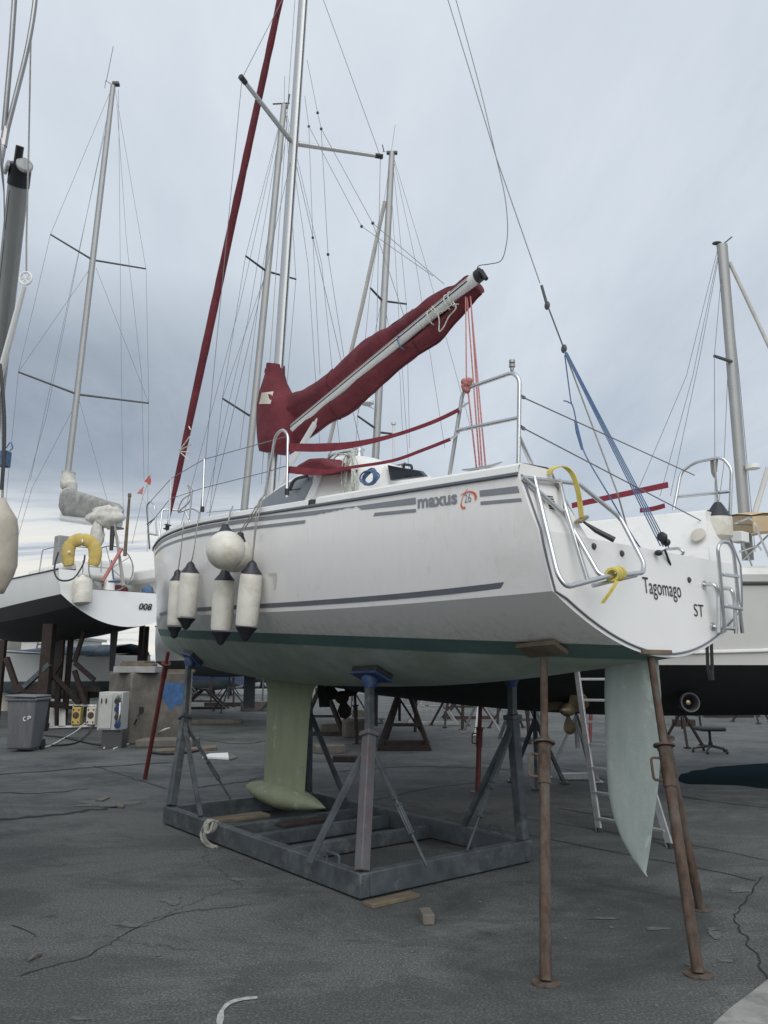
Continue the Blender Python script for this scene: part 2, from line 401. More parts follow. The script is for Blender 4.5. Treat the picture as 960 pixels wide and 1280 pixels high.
for Xn in sts:
    half = hull_ring(Xn); a = max(0, 1 - Xn / .6); b = max(0, (Xn - 6.6) / 1.14)
    pr = [V((Xn + a * tX(z) + b * bowshift(z), y, z)) for y, z in half]
    st = [V((p.x, -p.y, p.z)) for p in pr[:-1]][::-1]
    rings.append(pr + st)
hm.loft(rings, cap=False, close=False)
hm.f.append([(len(rings) - 1) * len(rings[0]) + k for k in range(len(rings[0]))]); hm.m.append(0)
hull = hm.build('hull', M['yhull'], yacht, local=True, ang=24)
HBVH = BVHTree.FromPolygons([tuple(YM @ v) for v in hm.v], hm.f)
def hull_hit(u, v):
    p, n, i, d = HBVH.ray_cast(CAM, ray(u, v).normalized()); return p
def hull_top(x, y, dirn=(0, 0, 1), z0=0.3):             # first hull point above a ground point
    p, n, i, d = HBVH.ray_cast(V((x, y, z0)), V(dirn).normalized()); return p, n

# stern face, open in the middle above the knuckle
tr = MB()
edge0 = [(side(0, z), z) for z in [zc(0) + (.65 - zc(0)) * k / 4 for k in range(5)]]
rows = [(lambda z: (cb(0) * math.sqrt(max(0, (z - zb(0)) / (zc(0) - zb(0)))), z))(zb(0) + (zc(0) - zb(0)) * (k / 12) ** 2) for k in range(13)] + edge0[1:]
rr = []
for y, z in rows:
    y = max(y, .001); rr.append([V((tX(z), y * (1 - 2 * k / 16), z)) for k in range(17)])
tr.loft(rr, cap=False, close=False)
for sg in (1, -1):
    ear = []
    for k in range(6):
        z = .65 + (sheer(0) - .65) * k / 5
        ear.append([V((tX(z), sg * (side(0, z) + (.765 + .18 * k / 5 - side(0, z)) * j / 4), z)) for j in range(5)])
    tr.loft(ear, cap=False, close=False)
stern_face = tr.build('transom', M['gel'], yacht, local=True, ang=20)
trim = MB()
outl = [V((tX(z) - .004, y - .022, z + .0)) for y, z in rows[::-1][:-1]] 
outl = [V((tX(sheer(0)) - .006, side(0, sheer(0)) - .025, sheer(0)))] + outl
full = outl + [V((p.x, -p.y, p.z)) for p in outl[::-1]]
full = [V((p.x, p.y, p.z + (.022 if p.z < zc(0) else 0))) for p in full]
trim.tube(full, .007, 6)
trim.build('transom_trim', M['slate'], yacht, local=True)

# gunwale strip, deck, cockpit
rub = MB()
gp = [V((X + max(0, 1 - X / .6) * tX(sheer(X)) + max(0, (X - 6.6) / 1.14) * bowshift(sheer(X)), hb(X) + .006, sheer(X))) for X in sts]
rub.tube(gp + [V((p.x, -p.y, p.z)) for p in gp[::-1]], .013, 6)
rub.build('rubbing_strip', M['slate'], yacht, local=True)
DK = .065
dk = MB(); dr = []
def dz(X): return sheer(X) + DK
dst = [x for x in sts if x >= 2.0]
for X in dst:
    h = hb(X); xs = X + max(0, (X - 6.6) / 1.14) * bowshift(dz(X))
    p = [V((xs, h - .002, sheer(X) + .010)), V((xs, h - .006, dz(X) - .012)), V((xs, h - .03 * min(1, h * 2), dz(X)))]
    for k in range(1, 8):
        y = (h - .03) * (1 - k / 8); p.append(V((xs, max(y, 0), dz(X) + .07 * (1 - (y / max(h, .05)) ** 2) * min(1, h))))
    c = V((xs, 0, dz(X) + .07 * min(1, h)))
    dr.append(p + [c] + [V((q.x, -q.y, q.z)) for q in p[::-1]])
dk.loft(dr, cap=False, close=False)
for sg in (1, -1):                                      # side decks and coamings beside the cockpit
    cr = []
    for X in [0, .1, .25, .5, .75, 1, 1.25, 1.5, 1.75, 2.0]:
        h = hb(X); a = max(0, 1 - X / .6)
        top = dz(X) + .01
        pp = [(h - .002, sheer(X) + .010), (h - .006, top - .02), (h - .035, top), (1.0, top + .012), (.955, top - .008), (.762, .62)]
        cr.append([V((X + a * tX(min(z, sheer(0))) * (1 if z > .65 else 1) + (0.0 if X else .0), sg * y, z)) for y, z in pp])
    dk.loft(cr, cap=False, close=False)
    dk.box((1.3, sg * .60, .60), (2.0, .32, .04)); dk.box((1.3, sg * .455, .43), (2.0, .03, .3))
dk.box((1.05, 0, .27), (2.3, 1.50, .03))
dk.box((2.62, 0, .80), (.04, 1.6, 1.0))
for sg in (1, -1):                                      # stern ends of the coamings
    z = dz(0) + .008
    dk.add([(0.001, sg * (hb(0) - .002), sheer(0)), (.001, sg * (hb(0) - .02), z), (.001, sg * .96, z + .004), (.001, sg * .944, sheer(0))], [(0, 1, 2, 3)])
dk.build('deck', M['gelclean'], yacht, local=True, ang=35)

# cabin trunk with wrap-round side windows
CW = [(2.0, .98), (2.6, .96), (3.0, .90), (3.6, .78), (4.2, .62), (4.8, .44), (5.3, .30), (5.8, .15), (6.05, .03)]
CZ = [(2.0, 1.50), (2.25, 1.58), (2.6, 1.58), (3.0, 1.56), (3.6, 1.52), (4.2, 1.46), (4.8, 1.40), (5.3, 1.31), (5.8, 1.21), (6.05, 1.14)]
cab = MB(); crs = []; cst = [2.6, 2.66, 2.72, 2.78, 2.86] + [3.0 + .2 * k for k in range(15)] + [5.9, 6.0, 6.05]
for X in cst:
    w = sm(CW, X, .2); zt = sm(CZ, X, .15); zl = dz(X) + .02
    zt = max(zt, zl + .03); hgt = zt - zl
    p = [V((X, w, zl)), V((X, w - .02, zl + hgt * .15)), V((X, w - .13 * min(1, w * 2), zl + hgt * .82)), V((X, w - .17 * min(1, w * 2), zl + hgt * .95)), V((X, (w - .2) * .95 if w > .3 else w * .4, zt))]
    for k in range(1, 4):
        y = p[4].y * (1 - k / 4); p.append(V((X, y, zt + .07 * min(1, w * 1.3) * (1 - (y / max(p[4].y, .02)) ** 2))))
    c = V((X, 0, zt + .07 * min(1, w * 1.3)))
    crs.append(p + [c] + [V((q.x, -q.y, q.z)) for q in p[::-1]])
cab.loft(crs, cap=False, close=False)
n = len(crs[0]); cab.add(crs[0], [tuple(range(n))]); 
cabin = cab.build('cabin', M['gelclean'], yacht, local=True, ang=30)
for sg in (1, -1):                                      # the window is its own smoked panel standing 4 mm proud
    wb = MB(); wr = []
    for i, X in enumerate(cst):
        if X < 2.78 or X > 5.6: continue
        a, b = crs[i][1], crs[i][2]
        t0, t1 = .0, 1.0
        if X > 4.6: t0 = .0; t1 = 1 - (X - 4.6) / 1.0 * .75
        xo = -.10 if X < 2.8 else 0
        pts = [a.lerp(b, t0 + (t1 - t0) * k / 3) for k in range(4)]
        wr.append([V((q.x + xo * (k / 3), sg * (q.y + .006), q.z + .004)) for k, q in enumerate(pts)])
    wb.loft(wr, cap=False, close=False)
    win = wb.build('window', M['window'], yacht, local=True, ang=60)
for sg in (1, -1):                                      # cabin side carried aft past the companionway
    b = MB(); w0 = sm(CW, 2.6, .2)
    A_ = [(2.60, w0, 1.06), (2.60, w0 - .17, 1.53), (2.60, w0 - .24, 1.60), (2.60, .56, 1.60), (2.60, .56, 1.02)]
    B_ = [(1.72, .955, 1.06), (1.78, .84, 1.33), (1.80, .80, 1.385), (1.80, .60, 1.40), (1.72, .60, 1.02)]
    b.loft([[V((x, sg * y, z)) for x, y, z in r_] for r_ in (A_, [tuple(A_[i][k] * .5 + B_[i][k] * .5 + (.05 if k == 2 and 0 < i < 4 else 0) for k in range(3)) for i in range(5)], B_)])
    b.build('cabin_wing', M['gelclean'], yacht, local=True, ang=25)
# opening port in the window, grab handle
hp = MB(); q = [L(u, v, 1, .84) for u, v in ((362, 613), (366, 602), (371, 598), (384, 595), (385, 604), (378, 610))]
hp.tube(rounded([q[0], q[1], q[2], q[3]], .05), .016, 6)
hp.build('grab_handle', M['black'], yacht, local=True)
hp = MB(); hp.tube(rounded([q[3] + V((0, -.01, 0)), q[4] + V((0, -.01, 0)), q[5] + V((0, -.01, 0)), q[0]], .06), .006, 6)
hp.build('handle_cord', M['black'], yacht, local=True)
# smoked companionway door with handle
cd = MB(); q = [L(u, v, 1, .80) for u, v in ((484, 581), (487.5, 600.5), (530, 594.5), (524, 588), (500, 584))]
cd.prism(q, (0, -.05, 0)); door = cd.build('companionway_door', M['glass'], yacht, local=True, smooth=False, bevel=.006)
hd = MB(); q = [L(u, v, 1, .79) for u, v in ((504.5, 585), (505, 580.5), (514, 581.5), (515, 586))]
hd.tube(rounded(q, .03), .011, 6); hd.build('handle', M['black'], door, local=True)
# sheet winch, clutch, deck cleats
wn = MB(); q = L(449, 570, 1, .45); q.z -= .04
wn.lathe(q, (0, 0, 1), [(0, .055), (.02, .055), (.03, .035), (.07, .033), (.085, .052), (.105, .052), (.11, .02)], 16)
wn.build('winch', M['steel'], yacht, local=True)
for (u, v, Y, w) in ((602, 585, 1.18, .34), (500, 581, -.9, .2)):
    cl = MB(); q = L(u, v, 1, Y)
    cl.tube([q + V((w / 2, 0, .012)), q + V((w / 4, 0, 0)), q + V((-w / 4, 0, 0)), q + V((-w / 2, 0, .012))], [.006, .012, .012, .006], 6)
    cl.box(q + V((.05, 0, -.02)), (.03, .025, .04)); cl.box(q + V((-.05, 0, -.02)), (.03, .025, .04))
    cl.build('cleat', M['steel'], yacht, local=True)
# keel with bulb
kl = MB(); rings = []
def foil(xl, xt, z, th, n=20):
    out = []
    for k in range(n):
        a = 2 * math.pi * k / n; x = .5 + .5 * math.cos(a)
        y = th * (1.4845 * math.sqrt(max(x, 0)) - .63 * x - 1.758 * x * x + 1.4215 * x ** 3 - .5075 * x ** 4) * 1.35
        out.append(V((xl + (xt - xl) * x, y if a <= math.pi else -y, z)))
    return out
for z, xl, xt, th in ((-.45, 4.80, 3.66, .075), (-.53, 4.70, 3.74, .065), (-.64, 4.645, 3.80, .058), (-.9, 4.63, 3.82, .056), (-1.3, 4.62, 3.83, .056), (-1.6, 4.62, 3.84, .06), (-1.68, 4.63, 3.82, .07), (-1.75, 4.66, 3.78, .08)):
    rings.append(foil(xl, xt, z, th))
kl.loft(rings); keel = kl.build('keel', M['keel'], yacht, local=True, ang=50)
kb = MB(); rings = []
for k in range(17):
    t = k / 16; X = 4.98 - 1.5 * t
    r = .14 * (math.sin(math.pi * min(1, t * 1.0 + .0)) ** .62 if t < .5 else (1 - ((t - .5) / .5) ** 1.6) ** .9 + .02)
    r = max(r, .006)
    zc0 = -1.70 + .03 * t
    rings.append([V((X, 1.25 * r * math.cos(2 * math.pi * j / 16), zc0 + .9 * r * math.sin(2 * math.pi * j / 16))) for j in range(16)])
kb.loft(rings); kb.build('keel_bulb', M['keel'], keel, local=True, ang=50)
# rudder
rd = MB(); rings = []
for z, xl, xt, th in ((-.07, .275, -.13, .035), (-.30, .285, -.145, .034), (-.6, .283, -.14, .032), (-.85, .275, -.115, .030), (-1.0, .262, -.09, .028), (-1.14, .225, -.065, .025), (-1.26, .17, -.045, .021), (-1.36, .095, -.025, .016), (-1.43, .02, -.01, .010), (-1.455, -.012, -.02, .004)):
    rings.append(foil(xl, xt, z, th * .85))
rd.loft(rings); rd.build('rudder', M['rudder'], yacht, local=True, ang=50)
rs = MB(); rs.lathe((.12, 0, -.09), (0, 0, 1), [(0, .04), (.15, .04)], 12); rs.build('rudder_stock', M['graykeel'], yacht, local=True)

# ---- film on the topsides
def HS(u, v):
    Y = 1.27
    for _ in range(25):
        q = L(u, v, 1, Y); Y = .6 * Y + .4 * side(max(q.x, 0), q.z)
    return q
def film(name, m, tops, bots, nsub=8, eps=.004):
    b = MB(); rings = []
    for (t0, b0), (t1, b1) in zip(zip(tops, bots), zip(tops[1:], bots[1:])):
        for k in range(nsub + 1):
            f = k / nsub; t = t0.lerp(t1, f); bb = b0.lerp(b1, f)
            rings.append([(lambda q: V((q.x, side(max(q.x, 0), q.z) + eps, q.z)))(t.lerp(bb, j / 3)) for j in range(4)])
    b.loft(rings, cap=False, close=False); return b.build(name, m, yacht, local=True, ang=60)
def P2(lst): return [HS(u, v) for u, v in lst]
film('stripe', M['grey'], P2([(599.7, 613.3), (647.5, 607.6)]), P2([(600.4, 620.7), (650, 615.6)]))
film('stripe', M['grey'], P2([(601, 627), (651.5, 622.6)]), P2([(601.3, 631.2), (653, 626.8)]))
film('stripe', M['grey'], P2([(446, 632.5), (520, 622)]), P2([(452, 637), (520.4, 630)]))
film('stripe', M['grey'], P2([(469, 641), (520.4, 636)]), P2([(467, 645), (520.4, 640)]))
ws = [HS(320, 647), HS(446, 632.4)]; wb_ = [HS(320, 651.8), HS(446, 634)]
tops, bots = [], []
for k in range(40):                                     # torn lower edge of the old film
    f = k / 39; u = 320 + (448 - 320) * f; yt = 647 + (632.2 - 647) * f
    yb = 651.8 - (651.8 - 643.2) * min(1, f / .6)
    if f > .6: yb = max(yt + .4, 643.2 - (f - .6) / .4 * 10.2 + random.uniform(-1.1, 1.1))
    tops.append(HS(u, yt)); bots.append(HS(u, yb))
film('stripe', M['grey'], tops, bots, 2)
film('stripe', M['grey'], P2([(320, 657.4), (352, 653.5), (382.5, 650)]), P2([(320, 661), (352, 657.5), (381, 654)]))
def bow_film(dz0, dz1, x0, x1):
    t, b = [], []
    for k in range(24):
        X = x0 + (x1 - x0) * k / 23
        t.append(V((X, 0, sheer(X) - dz0))); b.append(V((X, 0, sheer(X) - dz1)))
    film('stripe', M['grey'], t, b, 2)
qa, qb = HS(320, 647), HS(320, 651.8); bow_film(sheer(qa.x) - qa.z, sheer(qb.x) - qb.z, qa.x, 7.2)
qa, qb = HS(320, 657.4), HS(320, 661); bow_film(sheer(qa.x) - qa.z, sheer(qb.x) - qb.z, qa.x, 7.2)
t = [V((X, 0, zc(X) + .072)) for X in [.02 + .3 * k for k in range(24)]]; b = [V((p.x, 0, zc(p.x) + .036)) for p in t]
film('chine_stripe', M['slate'], t, b, 3)
def text_mesh(body, bold=0.0, shear=0.0, space=1.0):
    cu = bpy.data.curves.new('lettering', 'FONT'); cu.body = body; cu.offset = bold; cu.shear = shear; cu.space_character = space
    cu.resolution_u = 4
    ob = bpy.data.objects.new('lettering', cu); col.objects.link(ob)
    bpy.context.view_layer.update()
    me = bpy.data.meshes.new_from_object(ob.evaluated_get(bpy.context.evaluated_depsgraph_get()))
    vs = [v.co.copy() for v in me.vertices]; fs = [list(p.vertices) for p in me.polygons]
    bpy.data.objects.remove(ob); bpy.data.curves.remove(cu); bpy.data.meshes.remove(me)
    x0 = min(p.x for p in vs); x1 = max(p.x for p in vs)
    return [(V(((p.x - x0) / (x1 - x0), p.y, 0))) for p in vs], fs, x1 - x0
def lettering(name, body, m, parent, f, bold=0, shear=0, space=1.0, cap=.73):   # f(s, t): s 0..1 along the word, t 0..1 up a capital
    vs, fs, w = text_mesh(body, bold, shear, space)
    b = MB(); b.add([f(p.x, p.y / cap) for p in vs], fs)
    return b
def side_word(a, bq, hgt):
    d = bq - a
    def f(s, t):
        X = a.x + d.x * s; z = a.z + d.z * s + hgt * t
        return V((X, side(max(X, 0), z) + .0045, z))
    return f
qa, qb = HS(522.5, 635), HS(572, 629)
lettering('', 'maxus', M['grey'], yacht, side_word(qa, qb, .088), bold=.03).build('name_lettering', M['grey'], yacht, local=True, smooth=False)
qa, qb = HS(581, 628.5), HS(589.5, 627.3)
lettering('', '26', M['grey'], yacht, side_word(qa, qb, .058), bold=-.005).build('number_lettering', M['grey'], yacht, local=True, smooth=False)
em = MB()
for pts, rr_ in (([(576.5, 619), (581, 616.4), (588, 614.8), (593.5, 617), (595.2, 621), (594.6, 625)], [.002, .003, .005, .008, .010, .006]),
              ([(585, 611), (580, 619), (577.5, 627), (577, 632), (579.5, 635), (582.4, 634)], [.0015, .002, .003, .006, .008, .005])):
    pp = spline([HS(u, v) for u, v in pts], 5); rads = [lerp([(k / 5, r) for k, r in enumerate(rr_)], i / (len(pp) - 1)) for i in range(len(pp))]
    ringz = []
    for i, p in enumerate(pp):
        d = (pp[min(i + 1, len(pp) - 1)] - pp[max(i - 1, 0)]); nrm = V((-d.z, 0, d.x)).normalized()
        ringz.append([(lambda q: V((q.x, side(max(q.x, 0), q.z) + .005, q.z)))(p + nrm * rads[i] * s) for s in (-1, 1)])
    em.loft(ringz, cap=False, close=False)
em.build('emblem', M['orange'], yacht, local=True, smooth=False)
def TP(u, v):                                           # point on the stern face
    x = -.15
    for _ in range(20):
        q = L(u, v, 0, x); x = tX(q.z)
    return q
def stern_word(a, bq, hgt):
    d = bq - a
    def f(s, t):
        z = a.z + d.z * s + hgt * t
        return V((tX(z) - .005, a.y + d.y * s, z))
    return f
tg = lettering('', 'Tagomago', M['letter'], yacht, stern_word(TP(804.5, 741), TP(851.5, 747), .108), bold=-.002, cap=.70)
tq = TP(804.5, 741); tw = TP(851.5, 747)
tg.build('name_lettering', M['letter'], yacht, local=True, smooth=False)
lettering('', 'ST', M['letter'], yacht, stern_word(TP(867.5, 770), TP(880.5, 771.5), .092), bold=-.004, shear=.12).build('registration_lettering', M['letter'], yacht, local=True, smooth=False)

# ---- spars
def on_cl(u, v, Y=0): return L(u, v, 1, Y)
mast_b = V((4.84, 0, 1.40)); mast_t = V((4.70, 0, 9.9))
def mast_at(z): return mast_b.lerp(mast_t, (z - mast_b.z) / (mast_t.z - mast_b.z))
ms = MB(); ms.tube([mast_at(1.40 + 1.05 * k) for k in range(9)] + [mast_t], .078, 18, sy=.66, ref=(1, 0, 0))
mast = ms.build('mast', M['alu'], yacht, local=True, ang=60)
g = MB(); g.tube([mast_at(1.6) + V((-.079, 0, 0)), mast_at(9.85) + V((-.079, 0, 0))], .008, 6); g.build('sail_track', M['darkgrey'], mast, local=True)
spr = mast_at(6.17)
tipP = L(302.5, 98, 2, 6.30); tipS = L(475.5, 195.5, 2, 6.22)
for tp in (tipP, tipS):
    sp = MB(); sp.tube([spr + V((0, .04 * (1 if tp.y > 0 else -1), 0)), tp], [.034, .026], 10)
    spo = sp.build('spreader', M['alu'], mast, local=True)
    e = MB(); dd = (tp - spr).normalized(); e.tube([tp - dd * .07, tp + dd * .03], [.032, .034], 8); e.build('end_cap', M['black'], spo, local=True)
def wires(name, lines, m, parent, r, nsg=6, local=True):
    b = MB()
    for ln in lines: b.tube(ln, r, nsg)
    return b.build(name, m, parent, local=local)
# standing rigging
def wire1(name, a, b, r=.0038, m='wire', d=0):
    return wires(name, [sag(a, b, d) if d else [a, b]], M[m], yacht, r)
mh = V((4.70, 0, 9.85)); hounds = mast_at(8.9)
chP, chS = V((4.30, 1.22, 1.09)), V((4.30, -1.22, 1.09))
wire1('cap_shroud', hounds, tipP); wire1('cap_shroud', tipP, V((4.30, 1.15, 1.12)))
wire1('cap_shroud', hounds, tipS); wire1('cap_shroud', tipS, V((4.30, -1.15, 1.12)))
wire1('lower_shroud', mast_at(6.05), V((4.1, 1.15, 1.12))); wire1('lower_shroud', mast_at(6.05), V((4.1, -1.15, 1.12)))
wire1('halyard', mast_at(9.6) + V((.12, .05, 0)), mast_at(1.75) + V((.10, .07, 0)), .004, 'rope')
wire1('halyard', mast_at(9.6) + V((.10, -.06, 0)), mast_at(1.75) + V((.10, -.08, 0)), .004, 'rope')
# lazy jacks with little blocks
def LJ(name, px, Y, m='wire', r=.0032):
    return wires(name, [[L(u, v, 1, Y) for u, v in px]], M[m], yacht, r)
LJ('lazy_jack', [(384, 75), (397, 141), (401.5, 161), (466, 279), (555, 355)], .10)
LJ('lazy_jack', [(381, 120), (386, 158), (452, 283), (541, 345)], -.10)
LJ('lazy_jack', [(401.5, 161), (410, 318), (430, 447)], .08); LJ('lazy_jack', [(386, 158), (391, 297), (400, 468)], -.08)
LJ('lazy_jack', [(466, 279), (505, 395)], .1)
for u, v, Y in ((397, 141, .1), (401.5, 161, .1), (386, 158, -.1), (466, 279, .1), (452, 283, -.1), (410, 318, .08), (391, 297, -.08)):
    nb = MB(); nb.sphere(L(u, v, 1, Y), .018, n=8, m=6); nb.build('lazy_jack_block', M['darkgrey'], yacht, local=True)
# backstay with bridle and blue tackle
bs_pts = [mast_at(9.9), on_cl(620, 196), on_cl(675, 354, -.02)]
wires('backstay', [[on_cl(560, 0), on_cl(620, 196)], [on_cl(620, 196), on_cl(675, 354)]], M['wire'], yacht, .0045)
wires('backstay', [[mh, on_cl(560, 0)]], M['wire'], yacht, .0045)
tk = MB(); pts = [on_cl(677, 357), on_cl(684, 382)]; tk.tube(pts, [.012, .012], 8); tk.tube([on_cl(683, 378), on_cl(705, 436)], .006, 6); tk.sphere(on_cl(684, 382), .026, (1, .6, 1.4)); tk.sphere(on_cl(705, 436), .026, (1, .6, 1.4)); tk.build('backstay_fitting', M['darkgrey'], yacht, local=True)
eye = TP(826, 693) + V((-.03, 0, .03))
cheek = L(770, 640, 0, .0)
wires('backstay_tackle', [[on_cl(707, 440) + V((0, d, 0)), eye + V((0, d * 3, .02))] for d in (-.018, -.006, .006, .018)], M['bluerope'], yacht, .0042)
wires('backstay_bridle', [[on_cl(706, 440), L(772, 617, 0, .15)], [L(772, 617, 0, .15), L(784, 660, 0, .2)]], M['rope'], yacht, .006)
wires('backstay_tail', [spline([on_cl(706, 444), L(712, 490, 1, .02), L(714, 503, 1, .03), L(716, 507, 1, .02)], 5), spline([L(704.5, 501, 1, .05), L(711, 503, 1, .04), L(717, 511, 1, .02), L(728, 560, 1, .0), L(760, 617, 0, .1), L(805, 690, 0, .05), eye], 6)], M['bluerope'], yacht, .005)
tb = MB(); tb.tube([L(719, 525, 1, .02), L(722, 540, 1, .02), L(728, 562, 1, 0)], [.01, .014, .01], 6); tb.build('rope_whipping', M['bluerope'], yacht, local=True)
blk = MB()
for dx, dzv, sc in ((0, .05, 1.0), (.0, -.0, .8)):
    c = eye + V((dx, -.02 + dzv, .05 + dzv * .6)); blk.lathe(c - V((0, .02, 0)), (0, 1, .2), [(0, .022 * sc), (.008, .034 * sc), (.032, .034 * sc), (.04, .022 * sc)], 12)
blk.sphere(TP(821, 692) + V((-.03, .03, .0)), .026, (1, 1, .8)); blk.tube([eye, TP(838, 706)], .008, 6)
blk.build('tackle_block', M['black'], yacht, local=True)
# boom, cover, kicker, topping lift, mainsheet
b0, b1 = on_cl(357, 543, .03), on_cl(598, 345, .03)
bm = MB(); bm.tube([b0, b1], .062, 16, sy=.72, ref=(0, 0, 1)); boom = bm.build('boom', M['spar'], yacht, local=True, ang=60)
e = MB(); d = (b1 - b0).normalized(); e.tube([b1 - d * .02, b1 + d * .035], .067, 14, sy=.75, ref=(0, 0, 1)); e.tube([b1 + d * .03 + V((0, 0, .02)), b1 + d * .10 - V((0, 0, .09))], [.03, .02], 8); e.build('boom_end', M['black'], boom, local=True)
gv = MB(); gv.tube([b0 + V((0, .046, 0)), b1 + V((0, .046, 0)) - d * .1], .007, 6); gv.tube([b0 + V((0, .04, .028)), b1 + V((0, .04, .028)) - d * .1], .004, 6); gv.build('boom_groove', M['darkgrey'], boom, local=True)
top_px = [(356, 497), (368, 491), (384, 484), (406, 472), (434, 445), (459, 423), (486, 408), (512, 391), (548, 365), (570, 354), (588, 343)]
bot_px = [(350, 556), (367, 556), (384, 546), (406, 530), (440, 512), (460, 494), (478, 477), (519, 445), (548, 424), (576, 391), (600, 366)]
cv = MB(); rings = []
fine = 7
tp_ = spline([on_cl(u, v, -.03) for u, v in top_px], fine); bp_ = spline([on_cl(u, v, -.03) for u, v in bot_px], fine)
for i, (a, b) in enumerate(zip(tp_, bp_)):
    t = i / (len(tp_) - 1); c = (a + b) / 2; h = (a - b) / 2
    wd = .15 * (1 - t) + .085 * t
    ring = []
    for k in range(24):
        an = 2 * math.pi * k / 24
        yy = math.sin(an); hh = math.cos(an)
        nz = noise.noise(V((i * .2, math.cos(an) * 1.5, math.sin(an) * 1.5 + 3))) * .026 + noise.noise(V((i * .10 + hh * 2.6, math.cos(an) * 2.5, math.sin(an) * 2.5 + 9))) * .022 + noise.noise(V((i * .22 - hh * 4, math.cos(an) * 5, 4))) * .010
        w2 = wd * (1 + .3 * max(0, hh))
        p = c + h * hh + V((0, yy * w2 - .02, 0))
        nz += (.5 - abs(noise.noise(V((i * .07 + hh * 3.0, yy * 1.2, 2))))) * .030 - .012
        pinch = math.exp(-((hh + .08) / .28) ** 2) if yy > 0 else 0      # canvas drawn in along the boom on the near side
        p.y -= pinch * w2 * .55
        p += V((0, yy, hh)) * nz
        ring.append(p)
    rings.append(ring)
cv.loft(rings); cover = cv.build('sail_cover', M['cover'], yacht, local=True, ang=70)
for k_ in (24, 50):                    # sewn seams and ties
    sq = MB(); cc = sum(rings[k_], V((0, 0, 0))) / len(rings[k_]); sq.tube([cc + (p - cc) * 1.015 for p in rings[k_]], .006, 5, closed=True); sq.build('seam', M['seam'], cover, local=True)
sq = MB(); sq.tube([r[0] + V((0, 0, .004)) for r in rings], .009, 6); sq.build('top_seam', M['seam'], cover, local=True)
sq = MB(); sq.tube([r[12] - V((0, 0, .004)) for r in rings], .009, 6); sq.build('hem', M['seam'], cover, local=True)
mc = MB(); rings = []                                  # the part that wraps the mast
for (ul, vl), (ur, vr) in [((334.5, 456), (355, 456)), ((334, 466), (355, 467)), ((332, 474), (357, 477)), ((327, 494), (367, 496)), ((322, 508), (374, 505)), ((319.5, 524), (380, 522)), ((320, 542), (380, 545)), ((323, 556), (372, 560)), ((326, 565), (358, 568))]:
    a, b = on_cl(ul, vl), on_cl(ur, vr); c = (a + b) / 2; h = (a - b) / 2 * .74
    wd = min(.2, h.length * .72)
    rings.append([c + h * math.cos(2 * math.pi * k / 20) * (1 + .10 * noise.noise(V((k * .8, c.z * 3, 0)))) + V((0, math.sin(2 * math.pi * k / 20) * wd * (1 + .12 * noise.noise(V((k * .7, c.z * 4, 5)))), 0)) for k in range(20)])
mc.loft([[*r] for r in rings]); mc.build('mast_collar', M['cover'], cover, local=True, ang=70)
CVB = BVHTree.FromPolygons([tuple(p) for p in mc.v + cv.v], [tuple(f) for f in mc.f] + [tuple(i + len(mc.v) for i in f) for f in cv.f])
pt = MB(); grid = []
for i in range(8):
    row = []
    for j in range(8):
        s_, r_ = i / 7, j / 7; u = (327.5 + 14.5 * r_) * (1 - s_) + (324 + 14.5 * r_) * s_; v = (491 - 1.5 * r_) * (1 - s_) + 505 * s_
        d_ = (L(u, v, 1, .3) - _CL).normalized(); h_, n_, i_, k_ = CVB.ray_cast(_CL, d_)
        row.append((h_ + (n_ if n_.dot(d_) < 0 else -n_) * .004) if h_ is not None else L(u, v, 1, .15))
    grid.append(row)
pt.loft(grid, cap=False, close=False); pt.build('cover_patch', M['patch'], cover, local=True)
st = MB(); st.tube(spline([on_cl(u, v, .06) for u, v in ((338, 458), (333, 460), (331.5, 465), (333, 468))], 4), .010, 6); st.build('cover_strap', M['cover'], cover, local=True)
kk = MB(); kk.tube([on_cl(404, 512, .02), on_cl(392, 533, .02)], .022, 10); kk.tube([on_cl(394, 529, .02), on_cl(366, 575, .02), V((4.78, .0, 1.55))], .034, 10); kk.build('kicker', M['spar'], yacht, local=True)
tl = spline([on_cl(u, v) for u, v in ((570, 0), (600, 110), (620, 196), (631, 245), (634.5, 285), (632, 310), (626, 326), (612, 330), (599, 332), (596, 337))], 6)
wires('topping_lift', [[mh + V((0, .03, 0)), tl[0]], tl], M['wire'], yacht, .0042)
for u, v in ((540, 397), (561, 378), (566, 374), (503, 428)):   # ropes lashed round the boom
    c = on_cl(u, v, .03); a1 = (b1 - b0).normalized(); lash = MB()
    lash.tube([c + (V((0, .062, 0)) * math.sin(t_) + a1.cross(V((0, 1, 0))) * .08 * math.cos(t_)) for t_ in [2 * math.pi * k / 16 for k in range(16)]], .007, 6, closed=True)
    lash.build('boom_lashing', M['bluerope' if u == 503 else 'whiterope'], boom, local=True)
for px in (((566, 377), (570, 385), (561, 396), (555, 408), (549, 414), (549, 400), (546, 390), (540, 383)), ((573, 380), (563, 382), (556, 388), (545, 391), (538, 386))):
    lash = MB(); lash.tube(spline([on_cl(u, v, .10) for u, v in px], 6), .006, 6); lash.build('rope_tail', M['whiterope'], boom, local=True)
q1 = on_cl(584, 372); foot = L(602.5, 584, 1, 1.16)
wires('mainsheet', [[q1 + V((0, .02, 0)), L(583, 470, 1, .9)], [q1, foot + V((.02, 0, 0))], [q1 + V((-.04, 0, .0)), foot], [q1 + V((-.06, .02, -.02)), foot + V((-.03, 0, 0))], [L(583, 470, 1, .9), foot + V((.03, .02, 0))]], M['redrope'], yacht, .006)

